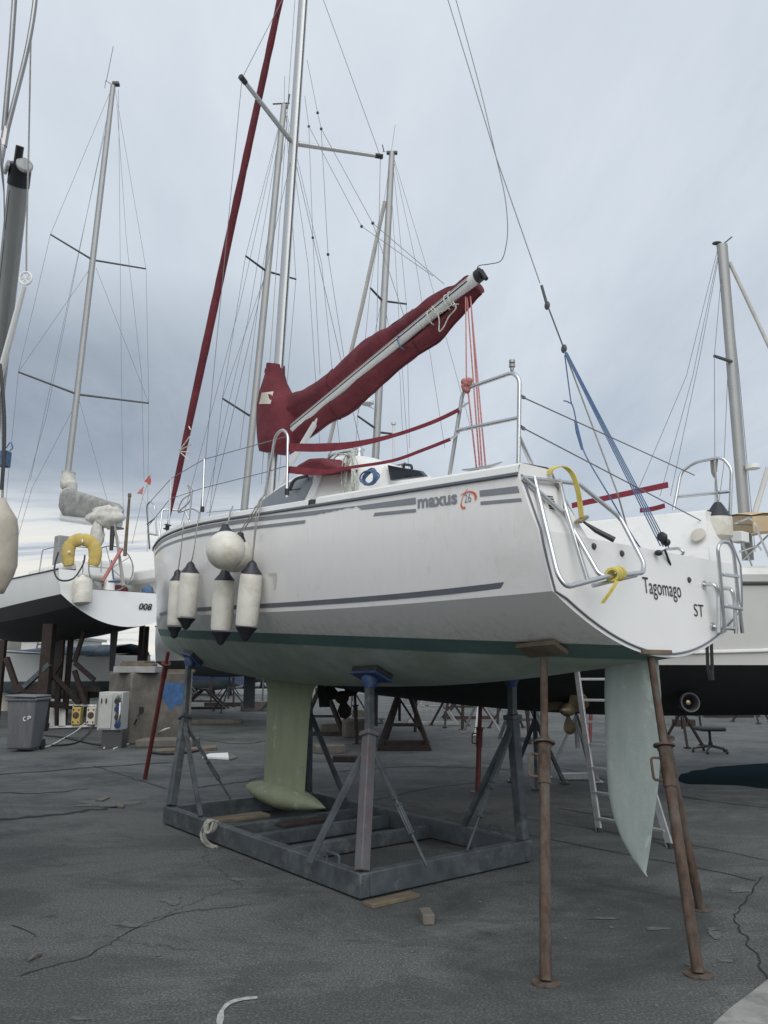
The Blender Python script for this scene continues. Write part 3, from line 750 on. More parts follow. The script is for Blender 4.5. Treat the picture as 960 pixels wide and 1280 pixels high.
# ---- rails
def rail(name, pts, r=.0125, rad=.07, parent=None, m='steel'):
    b = MB()
    for p in pts: b.tube(rounded(p, rad), r, 10)
    return b.build(name, M[m], parent or yacht, local=True)
def Yp(px, Y): return [L(u, v, 1, Y) for u, v in px]
rail('pushpit', [Yp([(562, 594), (579, 487), (641, 465.5)], 1.20)[:2] + [L(641, 465.5, 1, 1.20), L(649.5, 474, 1, 1.2), L(648, 588, 1, 1.2)], Yp([(572, 538), (649, 522)], 1.2), [L(649, 546, 1, 1.2), L(672, 597, 0, .05)]], .0135, .06)
lt = MB(); q = L(640, 465, 1, 1.2); lt.lathe(q + V((0, 0, .01)), (0, 0, 1), [(0, .012), (.02, .012), (.022, .02), (.038, .02), (.042, .012), (.05, .02), (.068, .018)], 12); lt.build('stern_light', M['greyspar'], yacht, local=True)
kn = MB()
for k in range(7):
    a_ = L(583 + random.uniform(-4, 4), 482 + random.uniform(-6, 6), 1, 1.21)
    kn.sphere(a_, .022, (1, 1, 1.2), 8, 6)
kn.build('sheet_knot', M['redrope'], yacht, local=True)
rail('pushpit', [[L(842, 638, 1, -1.05), L(851, 590, 1, -1.12), L(868, 578, 1, -1.16), L(902, 571, 1, -1.2), L(914.5, 585, 1, -1.2), L(912, 660, 1, -1.2)], [L(846, 621, 1, -1.1), L(914, 614, 1, -1.2)]], .0135, .05)
# gate hoop, stanchions, pulpit
rail('gate_stanchion', [[L(358.5, 621, 1, 1.27), L(360, 543, 1, 1.25), L(353, 536, 1, 1.25), L(344, 545, 1, 1.25), L(331, 620, 1, 1.26)]], .0125, .05)
for q in (L(358.5, 619, 1, 1.27), L(252.5, 640, 1, 1.27)):
    stb = MB(); stb.lathe(q, (0, 0, 1), [(0, .020), (.055, .020)], 10); stb.build('stanchion_socket', M['black'], yacht, local=True)
s2t, s2b = L(255.5, 574, 1, 1.24), L(253, 640, 1, 1.26)
s3t, s3b = L(214, 598, 1, .92), L(211, 655, 1, .92)
rail('stanchion', [[s2b, s2t]]); rail('stanchion', [[s3b, s3t]])
rail('stanchion', [[V((4.3, -1.2, 1.08)), V((4.3, -1.2, 1.70))]]); rail('stanchion', [[V((2.4, -1.27, 1.05)), V((2.4, -1.25, 1.68))]])
pl = [L(187, 686, 1, .1), L(183.5, 632, 1, .35), L(188, 626, 1, .35), L(193, 632, 1, .35), L(196, 668, 1, .3)]
rail('pulpit', [pl, [L(184, 655, 1, .3), L(196, 646, 1, .3)], [L(186, 667, 1, .3), L(197, 669, 1, .3)], [V((7.6, .12, 1.12)), V((7.78, .02, 1.75)), V((7.6, -.25, 1.75)), V((7.2, -.40, 1.12))]], .0125, .05)
top_l = [L(188, 627, 1, .35), s3t, s2t, L(360, 545, 1, 1.25)]
low_l = [L(186, 657, 1, .3), s3t.lerp(s3b, .45), L(254, 610, 1, 1.25), L(333, 590, 1, 1.26), L(359, 582, 1, 1.26)]
wires('lifeline', [top_l], M['wire'], yacht, .0045); wires('lifeline', [low_l], M['wire'], yacht, .0045)
wires('lifeline', [[L(650, 495, 1, 1.2), L(868, 594, 1, -1.2)]], M['wire'], yacht, .005); wires('lifeline', [[L(650, 533, 1, 1.2), L(886, 656, 1, -1.05)]], M['wire'], yacht, .005)
for u, v, u2, v2, Y0, Y1 in ((650, 495, 655, 497, 1.2, 1.1), (650, 533, 655, 536, 1.2, 1.1), (880, 654, 887, 656, -1.02, -1.05)):
    e = MB(); e.tube([L(u, v, 1, Y0), L(u2, v2, 1, Y1)], .012, 8); e.build('lifeline_fitting', M['darkgrey'], yacht, local=True)
wires('lifeline', [[V((7.2, -.40, 1.7)), V((4.3, -1.2, 1.70)), V((2.4, -1.25, 1.68))]], M['wire'], yacht, .0045)
def webbing(name, pts, wds, m, th=.004, up=V((0, 0, 1)), parent=None):
    b = MB(); rg = []
    for i, p in enumerate(pts):
        d = (pts[min(i + 1, len(pts) - 1)] - pts[max(i - 1, 0)]).normalized()
        s = up - d * up.dot(d); s.normalize(); nn = d.cross(s); w = wds[i] if isinstance(wds, list) else wds
        rg.append([p + s * w / 2 + nn * th, p - s * w / 2 + nn * th, p - s * w / 2 - nn * th, p + s * w / 2 - nn * th])
    b.loft(rg); return b.build(name, m, parent or yacht, local=True, ang=50)
up_ = spline(Yp([(361, 559), (400, 559.5), (440, 556), (490, 545), (540, 528), (574, 512)], 1.24), 5)
webbing('gate_strap', up_, [.068 if i < 6 else max(.026, .068 - (i - 6) * .0045) for i in range(len(up_))], M['coverlight'])
lo_ = spline(Yp([(361, 587), (400, 590), (440, 584), (490, 576), (530, 562), (563, 549)], 1.24), 5)
webbing('gate_strap', lo_, [.06 if i < 3 else max(.022, .06 - (i - 3) * .006) for i in range(len(lo_))], M['coverlight'])
for q in (up_[-1], lo_[-1]):
    wires('strap_shackle', [[q, q + V((-.07, -.01, .035))]], M['steel'], yacht, .008)
webbing('gate_strap', spline(Yp([(715, 632), (760, 622), (835, 606)], -1.2), 5), .05, M['coverlight'])
webbing('gate_strap', spline(Yp([(800, 638), (816, 636), (831, 632)], -1.2), 5), .04, M['coverlight'])
cushion = MB()                                          # folded canvas bag on the coachroof edge
q = [L(u, v, 1, 1.05) for u, v in ((362, 588), (372, 580), (384, 573), (400, 572), (408, 578), (424, 586), (405, 590), (380, 592))]
cushion.prism(q, (0, -.25, .02)); cb_ = cushion.build('folded_dodger', M['cover'], yacht, local=True, ang=20, bevel=.03)

# ---- stern fittings: tubular frame, vents, ladder
fr_top = [L(654, 597, 0, -.02), L(715, 601, 0, -.02)]
rail('stern_frame', [[L(654, 597, 0, -.03), L(707, 645, 0, -.12), L(748, 717, 0, -.33), L(757, 721, 0, -.36), L(804, 716, 0, -.36), L(805, 704, 0, -.34), L(776, 648, 0, -.15), L(724, 605, 0, -.03), L(654, 597, 0, -.03)],
                     [L(668, 597, 0, -.03), L(683, 660, 0, -.16), L(697, 718, 0, -.26), L(708, 734, 0, -.3), L(757, 721, 0, -.36)],
                     [L(699, 600, 0, -.02), L(707, 636, 0, -.14), L(734, 724, 0, -.24)]], .0145, .045)
rail('stern_frame_bar', [[L(741, 732, 0, -.30), L(795, 719, 0, -.36)]], .013)
vt = MB(); q = [L(u, v, 0, tX(.85) - .004) for u, v in ((676, 616), (687, 617.5), (696, 641), (683, 640))]
vt.prism([p + V((-.008, 0, 0)) for p in q], (-.012, 0, 0)); vent = vt.build('vent', M['gelclean'], yacht, local=True, smooth=False)
sl = MB()
for k in range(6):
    f = .12 + .76 * (k + .5) / 6; a0_, b0_ = q[0].lerp(q[3], f), q[1].lerp(q[2], f); off = V((-.022, 0, 0)); a, b = a0_.lerp(b0_, .12) + off, a0_.lerp(b0_, .88) + off; sl.bar(a, b, .004, .0065)
sl.build('vent_slats', M['black'], vent, local=True, smooth=False)
# round hatch on the starboard coaming
hh = MB(); hh.lathe(L(873, 669, 1, -.835), (0, 1, .5), [(0, .058), (.010, .058), (.012, .05)], 20); hh.build('inspection_hatch', M['patch'], yacht, local=True)
gr = rail('grab_rail', [[L(832, 687, 1, -.74), L(848, 685, 1, -.70), L(855, 690, 1, -.70), L(850, 697, 1, -.75)]], .012, .03)
for u, v in ((742, 683), (777, 692), (861, 725)):
    b = MB(); b.lathe(TP(u, v), (-1, 0, 0), [(0, .022), (.004, .022), (.0045, .017), (.012, .015), (.0125, .006)], 14); b.build('deck_fitting', M['darkgrey'], yacht, local=True, ang=20)
bx = MB(); c = L(926, 672, 0, -.02); bx.box(c + V((.0, .02, 0)), (.10, .13, .085)); sl_ = bx.build('lamp_bracket', M['gelclean'], yacht, local=True, smooth=False, bevel=.006)
bx = MB(); bx.box(c + V((-.012, -.052, 0)), (.09, .02, .07)); bx.build('lamp_glass', M['glass'], sl_, local=True, smooth=False)
def T2(u, v, off): return L(u, v, 0, tX(.45) - off)
ld = MB()
ld.tube(rounded([T2(905.5, 790, .10), T2(902, 740, .12), T2(897, 684, .13), T2(902, 677, .13), T2(911, 678, .13), T2(917, 690, .13), T2(922, 740, .12), T2(928, 791, .10)], .05), .0135, 10)
ladder = ld.build('stern_ladder', M['steel'], yacht, local=True)
for a, b in (((902, 718), (921, 721)), ((905, 757), (925, 761))):
    r_ = MB(); r_.bar(T2(*a, .12), T2(*b, .12), .045, .022); r_.build('rung', M['steel'], ladder, local=True, bevel=.004)
ld = MB()
ld.tube(rounded([TP(879, 731), T2(893, 730, .09), T2(898, 742, .10), T2(898.5, 791, .10)], .06), .0145, 10)
ld.tube(rounded([TP(901, 735), T2(914, 736, .09), T2(918, 748, .10), T2(920, 792, .10)], .06), .0145, 10)
ld.tube([TP(890, 783), T2(903, 785, .08), T2(921, 786, .08)], .013, 8)
ld.lathe(TP(879, 731), (-1, 0, 0), [(0, .03), (.012, .03)], 12); ld.lathe(TP(890, 783), (-1, 0, 0), [(0, .03), (.012, .03)], 12)
ld.build('ladder_bracket', M['steel'], ladder, local=True)

# ---- furled headsail
fa, fb = on_cl(350, 0, 0), on_cl(211, 648, 0)
fdir = (fa - fb).normalized()
fs = MB(); rings = []
for k in range(41):
    t = k / 40; c = fb.lerp(fa, t * 1.05)
    r = .030 + .035 * math.sin(min(1, t * 2.6) * math.pi / 2) - .022 * t
    if t < .08: r = .018 + t * .35
    rings.append((c, r * (1 + .12 * noise.noise(V((k * .9, 0, 0))))))
fs.tube([c for c, r in rings], [r for c, r in rings], 12); furl = fs.build('furled_headsail', M['cover'], yacht, local=True, ang=80)
tp2 = MB()
for (u, v), (u2, v2) in (((224.5, 563), (237, 546)), ((224.5, 563), (240, 555)), ((225, 564), (239, 566)), ((226, 566), (236, 575)), ((236, 533), (238, 537))):
    tp2.tube([L(u, v, 1, .075), L(u2, v2, 1, .075)], .009, 6)
tp2.build('repair_tape', M['patch'], furl, local=True)
fd = MB(); fd.tube([V((7.68, 0, 1.14)), fb], .012, 8); q = fb.lerp(V((7.68, 0, 1.14)), .35); fd.lathe(q, (fa - fb), [(0, .055), (.012, .055), (.015, .03), (.06, .03), (.063, .05), (.075, .05)], 14); fd.build('furling_drum', M['black'], yacht, local=True)
wires('forestay', [[fa, V((4.72, 0, 9.6))]], M['wire'], yacht, .006)
# loose lines on the foredeck
fl = MB(); fl.tube(spline([L(u, v, 1, 1.0) for u, v in ((235, 607), (238, 625), (223, 640), (232, 638), (240, 636), (250, 641))], 6), .008, 6); fl.tube(spline([L(u, v, 1, .9) for u, v in ((222, 640), (228, 625), (241, 615), (235, 606))], 6), .007, 6); fl.build('furling_line', M['rope'], yacht, local=True)
wires('shroud_turnbuckle', [[L(236.5, 650, 1, 1.2), L(240, 615, 1, 1.2)]], M['steel'], yacht, .010)
# coiled ropes on the cabin side
def coil(name, c, ax1, ax2, r0, n, m, rad, label, cat, jitter=.02):
    b = MB(); pts = []
    for k in range(n * 14):
        a = 2 * math.pi * k / 14; rr0 = r0 * (1 + .12 * noise.noise(V((k * .21, 1, 2))))
        pts.append(c + ax1 * rr0 * math.cos(a) + ax2 * rr0 * math.sin(a) + ax1.cross(ax2).normalized() * (noise.noise(V((k * .13, 7, 1))) * jitter) + V((noise.noise(V((k * .1, 3, 3))), noise.noise(V((k * .1, 5, 3))), noise.noise(V((k * .1, 3, 9))))) * jitter)
    b.tube(pts, rad, 6); o = b.build(name, m); tag(o, label, cat); return o
ym3 = YM.to_3x3()
coil('rope_coil', YM @ L(437, 596, 1, .93), ym3 @ V((.075, 0, .03)) , ym3 @ V((0, .0, .19)), 1, 7, M['whiterope'], .006, 'green flecked white rope hanging in a coil on the cabin side', 'rope', .035)
coil('rope_coil', YM @ L(428, 574, 1, .75), ym3 @ V((.20, 0, -.02)), ym3 @ V((0, .08, .035)), 1, 5, M['whiterope'], .006, 'green flecked white rope piled loosely on top of the cabin roof', 'rope', .05)
coil('rope_coil', YM @ L(462, 597, 1, 1.0), ym3 @ V((.09, 0, 0)), ym3 @ V((0, 0, .055)), 1, 8, M['bluerope'], .007, 'bundle of blue rope hung on the cabin side beside the dark companionway', 'rope', .03)

# ================================================================== FENDERS ON THE TOPSIDES
def frame_of(o): return YM
def fender(pt_, pb_, r, ropes, label):
    def at(u, v):
        Y = 1.3
        for _ in range(20):
            q = L(u, v, 1, Y); Y = .6 * Y + .4 * (side(max(q.x, 0), min(max(q.z, .25), .95)) + r + .004)
        return q
    a = at(*pt_); b = L(*pb_, 1, a.y - .01)
    A, B = YM @ a, YM @ b; ax = (B - A); ln = ax.length; ax.normalize()
    t = thing('fender', label, 'fender', B, 'fenders hanging along the white hull')
    m = MB(); m.lathe(A, ax, [(ln * .13, r * .86), (ln * .16, r * .97), (ln * .22, r), (ln * .5, r * 1.02), (ln * .78, r), (ln * .82, r * .96)], 20); m.build('body', M['fender'], t)
    for (s, o, d) in ((0, A, ax), (1, B, -ax)):
        m = MB(); m.lathe(o, d, [(-.012, .018), (0, .030), (.012, .038), (ln * .06, r * .52), (ln * .115, r * .82), (ln * .15, r * .985)], 18); m.tube([o - d * .01 + V((0, 0, 0)), o - d * .018], .012, 6); m.build('end_cone', M['navy'], t)
    m = MB()
    for px in ropes: m.tube(spline([A + ax * .005] + [YM @ L(u, v, 1, Y) for u, v, Y in px], 5), .0055, 6)
    m.build('lanyard', M['rope'], t)
    return t
fender((222.5, 714), (217.5, 796), .076, [[(226, 690, 1.33), (229, 660, 1.34), (230, 652, 1.25)]], 'slim white fender with navy ends, nearest the bow of the row')
fender((238.5, 704), (232, 785), .092, [[(242, 690, 1.42), (247, 655, 1.37), (249, 640, 1.28)]], 'white fender with navy ends, second from the bow, partly over the slim one')
fender((281.5, 712), (275.5, 804), .094, [[(288, 690, 1.42), (303, 660, 1.42), (320, 634, 1.38), (330, 618, 1.27)]], 'white fender with navy ends hanging below the ball fenders')
fender((315.5, 703), (306.5, 799), .094, [[(319, 670, 1.42), (324, 640, 1.40), (330, 618, 1.27)], [(316, 690, 1.44), (322, 632, 1.39), (331, 616, 1.27), (339, 575, 1.27), (346, 545, 1.27)]], 'white fender with navy ends nearest the stern, beside the streaked mark on the hull')
def ball(c_, r, neck_, rope, label, Y):
    c = YM @ L(*c_, 1, Y); nk = YM @ L(*neck_, 1, Y); ax = (nk - c).normalized()
    t = thing('ball_fender', label, 'fender', c - V((0, 0, r)), 'ball fenders on the white hull')
    m = MB(); m.lathe(c - ax * r, ax, [(r - r * math.cos(math.pi * k / 14), r * math.sin(math.pi * k / 14)) for k in range(14)], 22); m.build('body', M['fender'], t, ang=80)
    m = MB(); m.lathe(c + ax * r * .86, ax, [(0, r * .42), (r * .12, r * .36), (r * .34, r * .22), (r * .5, r * .16), (r * .52, r * .08)], 14); m.build('neck', M['navy'], t)
    m = MB(); m.tube(spline([c + ax * r * 1.3] + [YM @ L(u, v, 1, y) for u, v, y in rope], 5), .007, 6)
    m.build('lanyard', M['rope'], t)
ball((282.5, 688), .168, (281.5, 659), [(286, 650, 1.42), (288, 640, 1.39), (291, 633, 1.28)], 'round white ball fender with navy neck, in front of the other ball', 1.56)
ball((294, 694), .15, (300.5, 669), [(306, 660, 1.40), (322, 636, 1.39), (330, 619, 1.27)], 'round white ball fender half hidden, its navy neck tilted to the stern', 1.45)
t = thing('fender', 'cream fender with navy top lashed inside the starboard stern rail', 'fender', YM @ L(894, 672, 1, -1.12))
ft_, fb_ = YM @ L(897, 628, 1, -1.14), YM @ L(899, 690, 1, -1.14); fa_ = (fb_ - ft_).normalized()
m = MB(); m.lathe(ft_, fa_, [(.0, .025), (.02, .04), (.115, .10), (.12, .104)], 18); m.build('end_cone', M['navy'], t)
m = MB(); m.lathe(ft_, fa_, [(.12, .103), (.15, .106), (.27, .106), (.33, .05)], 18); m.build('body', M['fender'], t)
m = MB(); m.tube(spline([ft_, YM @ L(895, 600, 1, -1.15), YM @ L(893, 576, 1, -1.19)], 5), .008, 6); m.tube(spline([YM @ L(u, v, 1, -1.21) for u, v in ((889, 574), (890, 590), (894, 596), (891, 578), (896, 572), (895, 590))], 5), .008, 6); m.build('lanyard', M['rope'], t)
stn = mat('grey_run_stain', (.60, .585, .545), .5, var=.08)
film('stain', stn, P2([(341, 721), (346.5, 721)]), P2([(342.5, 737), (344.5, 736)]), 3)
film('skin_fitting', M['patch'], P2([(337, 716.5), (347, 716)]), P2([(337, 719), (347, 718.5)]), 2, .012)
# yellow straps
ys = webbing('lashing_strap', spline([L(687, 593, 0, -.02), L(690, 586, 0, -.03), L(703, 583, 0, -.06), L(715, 592, 0, -.1), L(722, 612, 0, -.12), L(725, 630, 0, -.12), L(727, 648, 0, -.12)], 5), .035, M['yellow'], .003, up=V((1, 0, .2)))
ys.parent = None; ys.matrix_world = YM; tag(ys, 'yellow webbing strap looped over the port stern rail with a loose end', 'strap')
bk = MB(); bk.bar(L(722, 653, 0, -.13), L(732, 646, 0, -.13), .05, .02); bk.build('buckle', M['bronze'], ys, local=True, bevel=.004)
bk = MB(); bk.tube([L(729, 652, 0, -.13), L(745, 663, 0, -.2), L(768, 675, 0, -.28)], [.006, .016, .018], 8); bk.build('black_handle', M['black'], ys, local=True)
y2 = MB()
for k in range(3):
    c = L(765.5 + k * 4, 718.5 - k * .7, 0, -.36)
    y2.tube([c + V((0, math.sin(a_) * .012, math.cos(a_) * .034)) + V((math.sin(a_) * .034, 0, 0)) for a_ in [2 * math.pi * j / 10 for j in range(10)]], .012, 6, closed=True)
y2.loft([[p + V((0, .018, 0)), p + V((0, -.018, 0)), p + V((.006, -.018, 0)), p + V((.006, .018, 0))] for p in (L(772, 726, 0, -.39), L(765, 738, 0, -.40), L(753, 754, 0, -.38))])
MW[y2] = YM
o = y2.build('lashing_strap', M['yellow'], yacht, local=True, ang=60); o.parent = None; o.matrix_world = YM
tag(o, 'yellow strap knotted round the lower bar of the stern frame, tail hanging', 'strap')

# ================================================================== CRADLE
cC, cL, cR = G(450, 1127), G(203, 1030), G(667, 1078)
cB = cL + cR - cC
ex = (cR - cC).normalized(); ey = (cL - cC).normalized(); HBm = .165
cradle = thing('boat_cradle', 'grey steel boat cradle with cross beams and four padded posts under the white yacht', 'boat cradle', (cC + cL + cR + cB) / 4)
up = V((0, 0, 1))
fr = MB()
def hbeam(a, b, w=.09, h=HBm): 
    fr.bar(V(a) + up * (h / 2 + .012), V(b) + up * (h / 2 + .012), w, h)
ins = .045
hbeam(cC + ex * ins - ey * .0, cL + ex * ins); hbeam(cR - ex * ins, cB - ex * ins)
hbeam(cC + ex * .092 + ey * ins, cR - ex * .092 + ey * ins); hbeam(cL + ex * .092 - ey * ins, cB - ex * .092 - ey * ins)
fr.build('base_frame', M['galv'], cradle, bevel=.008)
lenL = (cL - cC).length; wid = (cR - cC).length
for f in (.355, .535, .68):
    b = MB(); a = cC + ey * lenL * f + ex * .093; c = cR + ey * lenL * f - ex * .093
    b.bar(a + up * .07, c + up * .07, .08, .115); b.build('crossbeam', M['galv'], cradle, bevel=.006)
for c0, d in ((cC + ey * .32 + ex * ins, ey), (cR + ey * .30 - ex * ins, ey)):
    b = MB(); z = HBm + .012; b.tube(rounded([c0 + up * z, c0 + up * (z + .06), c0 + d * .16 + up * (z + .06), c0 + d * .16 + up * z], .03), .011, 8); b.build('lifting_loop', M['galv'], cradle)
def hullpad(base, top_px, depth, name, mcol, plate=(.30, .20), padm='bluepaint', label=None):
    pass
def hull_n(p): q = HBVH.find_nearest(p); return q[1] if q[1].z < 0 else -q[1]
def cradle_post(base, top, braces, pcol):
    a = base + up * (HBm + .012); 
    ax = (top - a).normalized(); mid = a + ax * min(1.0, (top - a).length - .28)
    p = MB(); p.bar(a, mid, .085, .085, up=ey); p.bar(mid - ax * .02, mid + ax * .02, .12, .12, up=ey); post = p.build('post', M[pcol], cradle, bevel=.008)
    top0 = top; top = top + hull_n(top) * .09; p = MB(); p.bar(mid + ax * .02, top, .06, .06, up=ey); p.build('inner_post', M['galv'], post, bevel=.005)
    h = top0; n = hull_n(top0)
    c = h + n * .045; e1 = (ey - n * ey.dot(n)).normalized(); e2 = n.cross(e1)
    rot = Matrix((e1, e2, n)).transposed()
    p = MB(); p.box(c + n * .012, (.34, .20, .022), rot); 
    p.lathe(c + n * .02, (mid - c), [(0, .075), (.04, .07), (.10, .035)], 10)
    pad = p.build('pad', M['bluepaint'], post, bevel=.004)
    p = MB(); p.box(c - n * .022, (.33, .19, .044), rot); p.build('pad_facing', M['rubber'], pad, bevel=.008)
    for k, (q, kind_) in enumerate(braces):
        s = a + ax * (min(1.0, (top - a).length - .28) - .06)
        b = MB()
        if kind_ == 'bar': b.bar(s, q, .045, .045)
        else:
            b.bar(s, s.lerp(q, .48), .045, .03); b.tube([s.lerp(q, .46), q], .013, 8)
            for sd in (-.022, .022): b.tube([s.lerp(q, .52) + ex * sd, s.lerp(q, .74) + ex * sd], .008, 6)
            b.bar(s.lerp(q, .51), s.lerp(q, .53), .06, .03); b.bar(s.lerp(q, .73), s.lerp(q, .75), .06, .03)
        b.build('brace', M['galv'], cradle, bevel=.004)
zt = HBm + .012
def rim(c0, d, s): return c0 + d * s + up * zt
pC = cC + ex * .06 + ey * .06; pL = cL + ex * .06 - ey * .06; pR = cR - ex * .06 + ey * .06; pB = cB - ex * .06 - ey * .06
def top_of(u, v, yy): return W(u, v, yy)
tC, _ = hull_top(*(pC + ex * .10 + ey * .06).xy, z0=.9)
tL, _ = hull_top(*(pL + ex * .28 - ey * .10).xy, z0=.9)
tR, _ = hull_top(*(pR - ex * .05 + ey * .05).xy, z0=.9)
tB, _ = hull_top(*(pB - ex * .05 - ey * .05).xy, z0=.9)
tC = hull_hit(466, 838); tL = hull_hit(243, 820)
print('cradle tops', [tuple(round(c, 2) for c in YI @ q) for q in (tC, tL, tR, tB) if q], [tuple(round(c,2) for c in q) for q in (pC, tC, pL, tL)])
cradle_post(pC, tC, [(G(386, 1078, zt), 'bar'), (G(534, 1084, zt), 'turn')], 'galvred')
cradle_post(pL, tL, [(rim(cL, -ey, .80) + ex * ins, 'bar'), (rim(cL, ex, .75) - ey * ins, 'turn')], 'galv')
if tR: cradle_post(pR, tR - up * .0, [(rim(cR, ey, .78) - ex * ins, 'bar'), (rim(cR, -ex, .72) + ey * ins, 'turn')], 'galv')
if tB: cradle_post(pB, tB, [(rim(cB, -ey, .8) - ex * ins, 'bar'), (rim(cB, -ex, .7) - ey * ins, 'turn')], 'galv')
# timber under the keel, rope on the frame, wedges
kx = YM @ V((4.05, 0, -1.86)); 
for k, (px, l2, zz, lab) in enumerate((((297, 1022), .62, .152, 'weathered timber board across the cradle frame ahead of the keel bulb'), ((376, 1028), .5, .137, 'dark timber board wedged under the tail of the keel bulb'))):
    ctr = G(*px, zz); m = MB()
    m.box(ctr, (l2, .2 - .04 * k, .03), Matrix.Rotation(math.atan2(ex.y, ex.x) + .05 * k, 3, 'Z'))
    o = m.build('timber_pad', M['plank' if k == 0 else 'darkrust'], bevel=.005); tag(o, lab, 'board')
m = MB(); rp = [G(u, v, z) for u, v, z in ((268, 1028, .2), (258, 1030, .2), (252, 1040, .12), (253, 1050, .06), (260, 1057, .01), (268, 1060, .0)) ]
m.tube(spline(rp, 6), .014, 7); m.tube(spline([p + V((.03, -.01, .01)) for p in rp], 6), .013, 7)
for j in range(3):
    c0 = G(260, 1033, .19) + ex * .02 * j; m.tube([c0 + V((.034 * math.cos(a) + .02 * noise.noise(V((a, j, 0))), .03 * math.sin(a + j), .05 * math.sin(a))) for a in [2 * math.pi * k / 12 for k in range(12)]], .012, 7, closed=True)
tag(m.build('rope', M['rope']), 'grey rope knotted round the cradle frame with its end on the ground', 'rope')
m = MB(); d = (cR - cC).normalized(); c = G(490, 1127); m.box(c + up * .014, (.42, .11, .026), Matrix.Rotation(math.atan2(d.y, d.x), 3, 'Z'))
tag(m.build('plank', M['plank'], bevel=.004), 'short thin plank lying under the near edge of the cradle', 'plank')
m = MB(); m.box(G(534, 1155) + V((0, .05, .032)), (.075, .16, .062), Matrix.Rotation(.12, 3, 'Z'))
tag(m.build('wood_block', M['greyplank'], bevel=.006), 'small wooden block lying alone on the asphalt in front of the cradle', 'wood block')

# ================================================================== PROPS UNDER THE STERN
def prop(base, top, label, r=.030, m='rust', plate=None, group='rusty steel props under the stern', split=.68, foot=.075, crank=True):
    t = thing('steel_prop', label, 'prop', base, group)
    ax = (top - base).normalized(); ln = (top - base).length; mid = base + ax * ln * split
    b = MB(); b.tube([base + ax * .012, base.lerp(mid, .5), mid], r, 14); b.build('outer_tube', M[m], t)
    b = MB(); b.tube([mid - ax * .05, top - ax * .012], r * .78, 12)
    b.build('inner_tube', M[m], t)
    b = MB(); b.lathe(base + up * .001, up, [(0, foot), (.007, foot), (.0075, r * 1.1)], 20); b.build('foot_plate', M[m], t)
    b = MB(); b.lathe(mid - ax * .22, ax, [(0, r * 1.05), (.005, r * 1.22), (.21, r * 1.22), (.22, r * 1.4), (.235, r * 1.4), (.24, r)], 14)
    sdv = ax.cross(V((0, 1, 0))).normalized()
    b.lathe(mid + ax * .02, ax, [(0, r * 2.1), (.012, r * 2.1)], 14)
    if crank:
        h = mid - ax * .18; b.tube(rounded([h + sdv * r, h + sdv * (r + .06), h + sdv * (r + .06) + ax * .13, h + sdv * r + ax * .13], .02), .008, 6)
    b.build('collar', M[m], t)
    if plate: 
        b = MB(); b.box(top - ax * .004, (.16, .12, .012)); b.build('head_plate', M[m], t)
    return t
def pad_board(c, nrm, ax, size, label):
    n_ = nrm.normalized(); e1 = (ax - n_ * ax.dot(n_)).normalized(); e2 = n_.cross(e1); m = MB()
    m.box(c, size, Matrix((e1, e2, n_)).transposed()); o = m.build('wooden_pad', M['plank'], bevel=.004); tag(o, label, 'board')
b1_ = G(682, 1229); h1 = hull_hit(678, 806)
n1 = V((-.35, -.45, -.82))
f2 = YM.to_3x3()
def hull_n(p): q = HBVH.find_nearest(p); return q[1] if q[1].z < 0 else -q[1]
hh1, hn1 = h1, hull_n(h1)
prop(b1_, h1 + hn1 * .075 + V((.02, 0, -.01)), 'nearest rusty steel prop, standing almost upright under the port quarter', .031)
pad_board(h1 + hn1 * .03, hn1, -_f, (.30, .16, .032), 'weathered board between the upright rusty prop and the hull')
h2 = YM @ V((-.135, .15, -.012))
b2_ = G(873, 1219); h2n = hull_n(h2)
prop(b2_, h2 + V((.02, -.01, -.035)), 'long leaning rusty prop with a wire handle, in front of the other leaning prop', .031, split=.66)
pad_board(h2 + V((0, 0, -.02)), V((0, 0, -1)), _l, (.34, .17, .03), 'weathered board under the middle of the stern, on top of the leaning props')
b3_ = G(876, 1137); 
prop(b3_, YM @ V((-.02, -.06, -.07)), 'rusty leaning prop standing behind the front leaning one', .030, split=.66)
prop(G(181, 974), YM @ V((7.15, .05, -.29)), 'thin dark red prop leaning in under the bow', .032, 'redpaint', group=None, split=.9, foot=.04, crank=False)
prop(G(597, 990), W(601, 862, G(597, 990).y + .1), 'peeling red and white prop under the dark hull behind the cradle', .035, 'redpaint', group=None, split=.6, foot=.10)

# ================================================================== GROUND
def sheet(name, pts, z, m, sub=0):
    b = MB(); b.add([V((p[0], p[1], z)) for p in pts], [tuple(range(len(pts)))]); return b.build(name, m, smooth=False)
g = MB(); g.add([(-300, -60, 0), (300, -60, 0), (300, 500, 0), (-300, 500, 0)], [(0, 1, 2, 3)])
gr_ = g.build('ground', M['asphalt'], smooth=False); kind(gr_, 'structure')

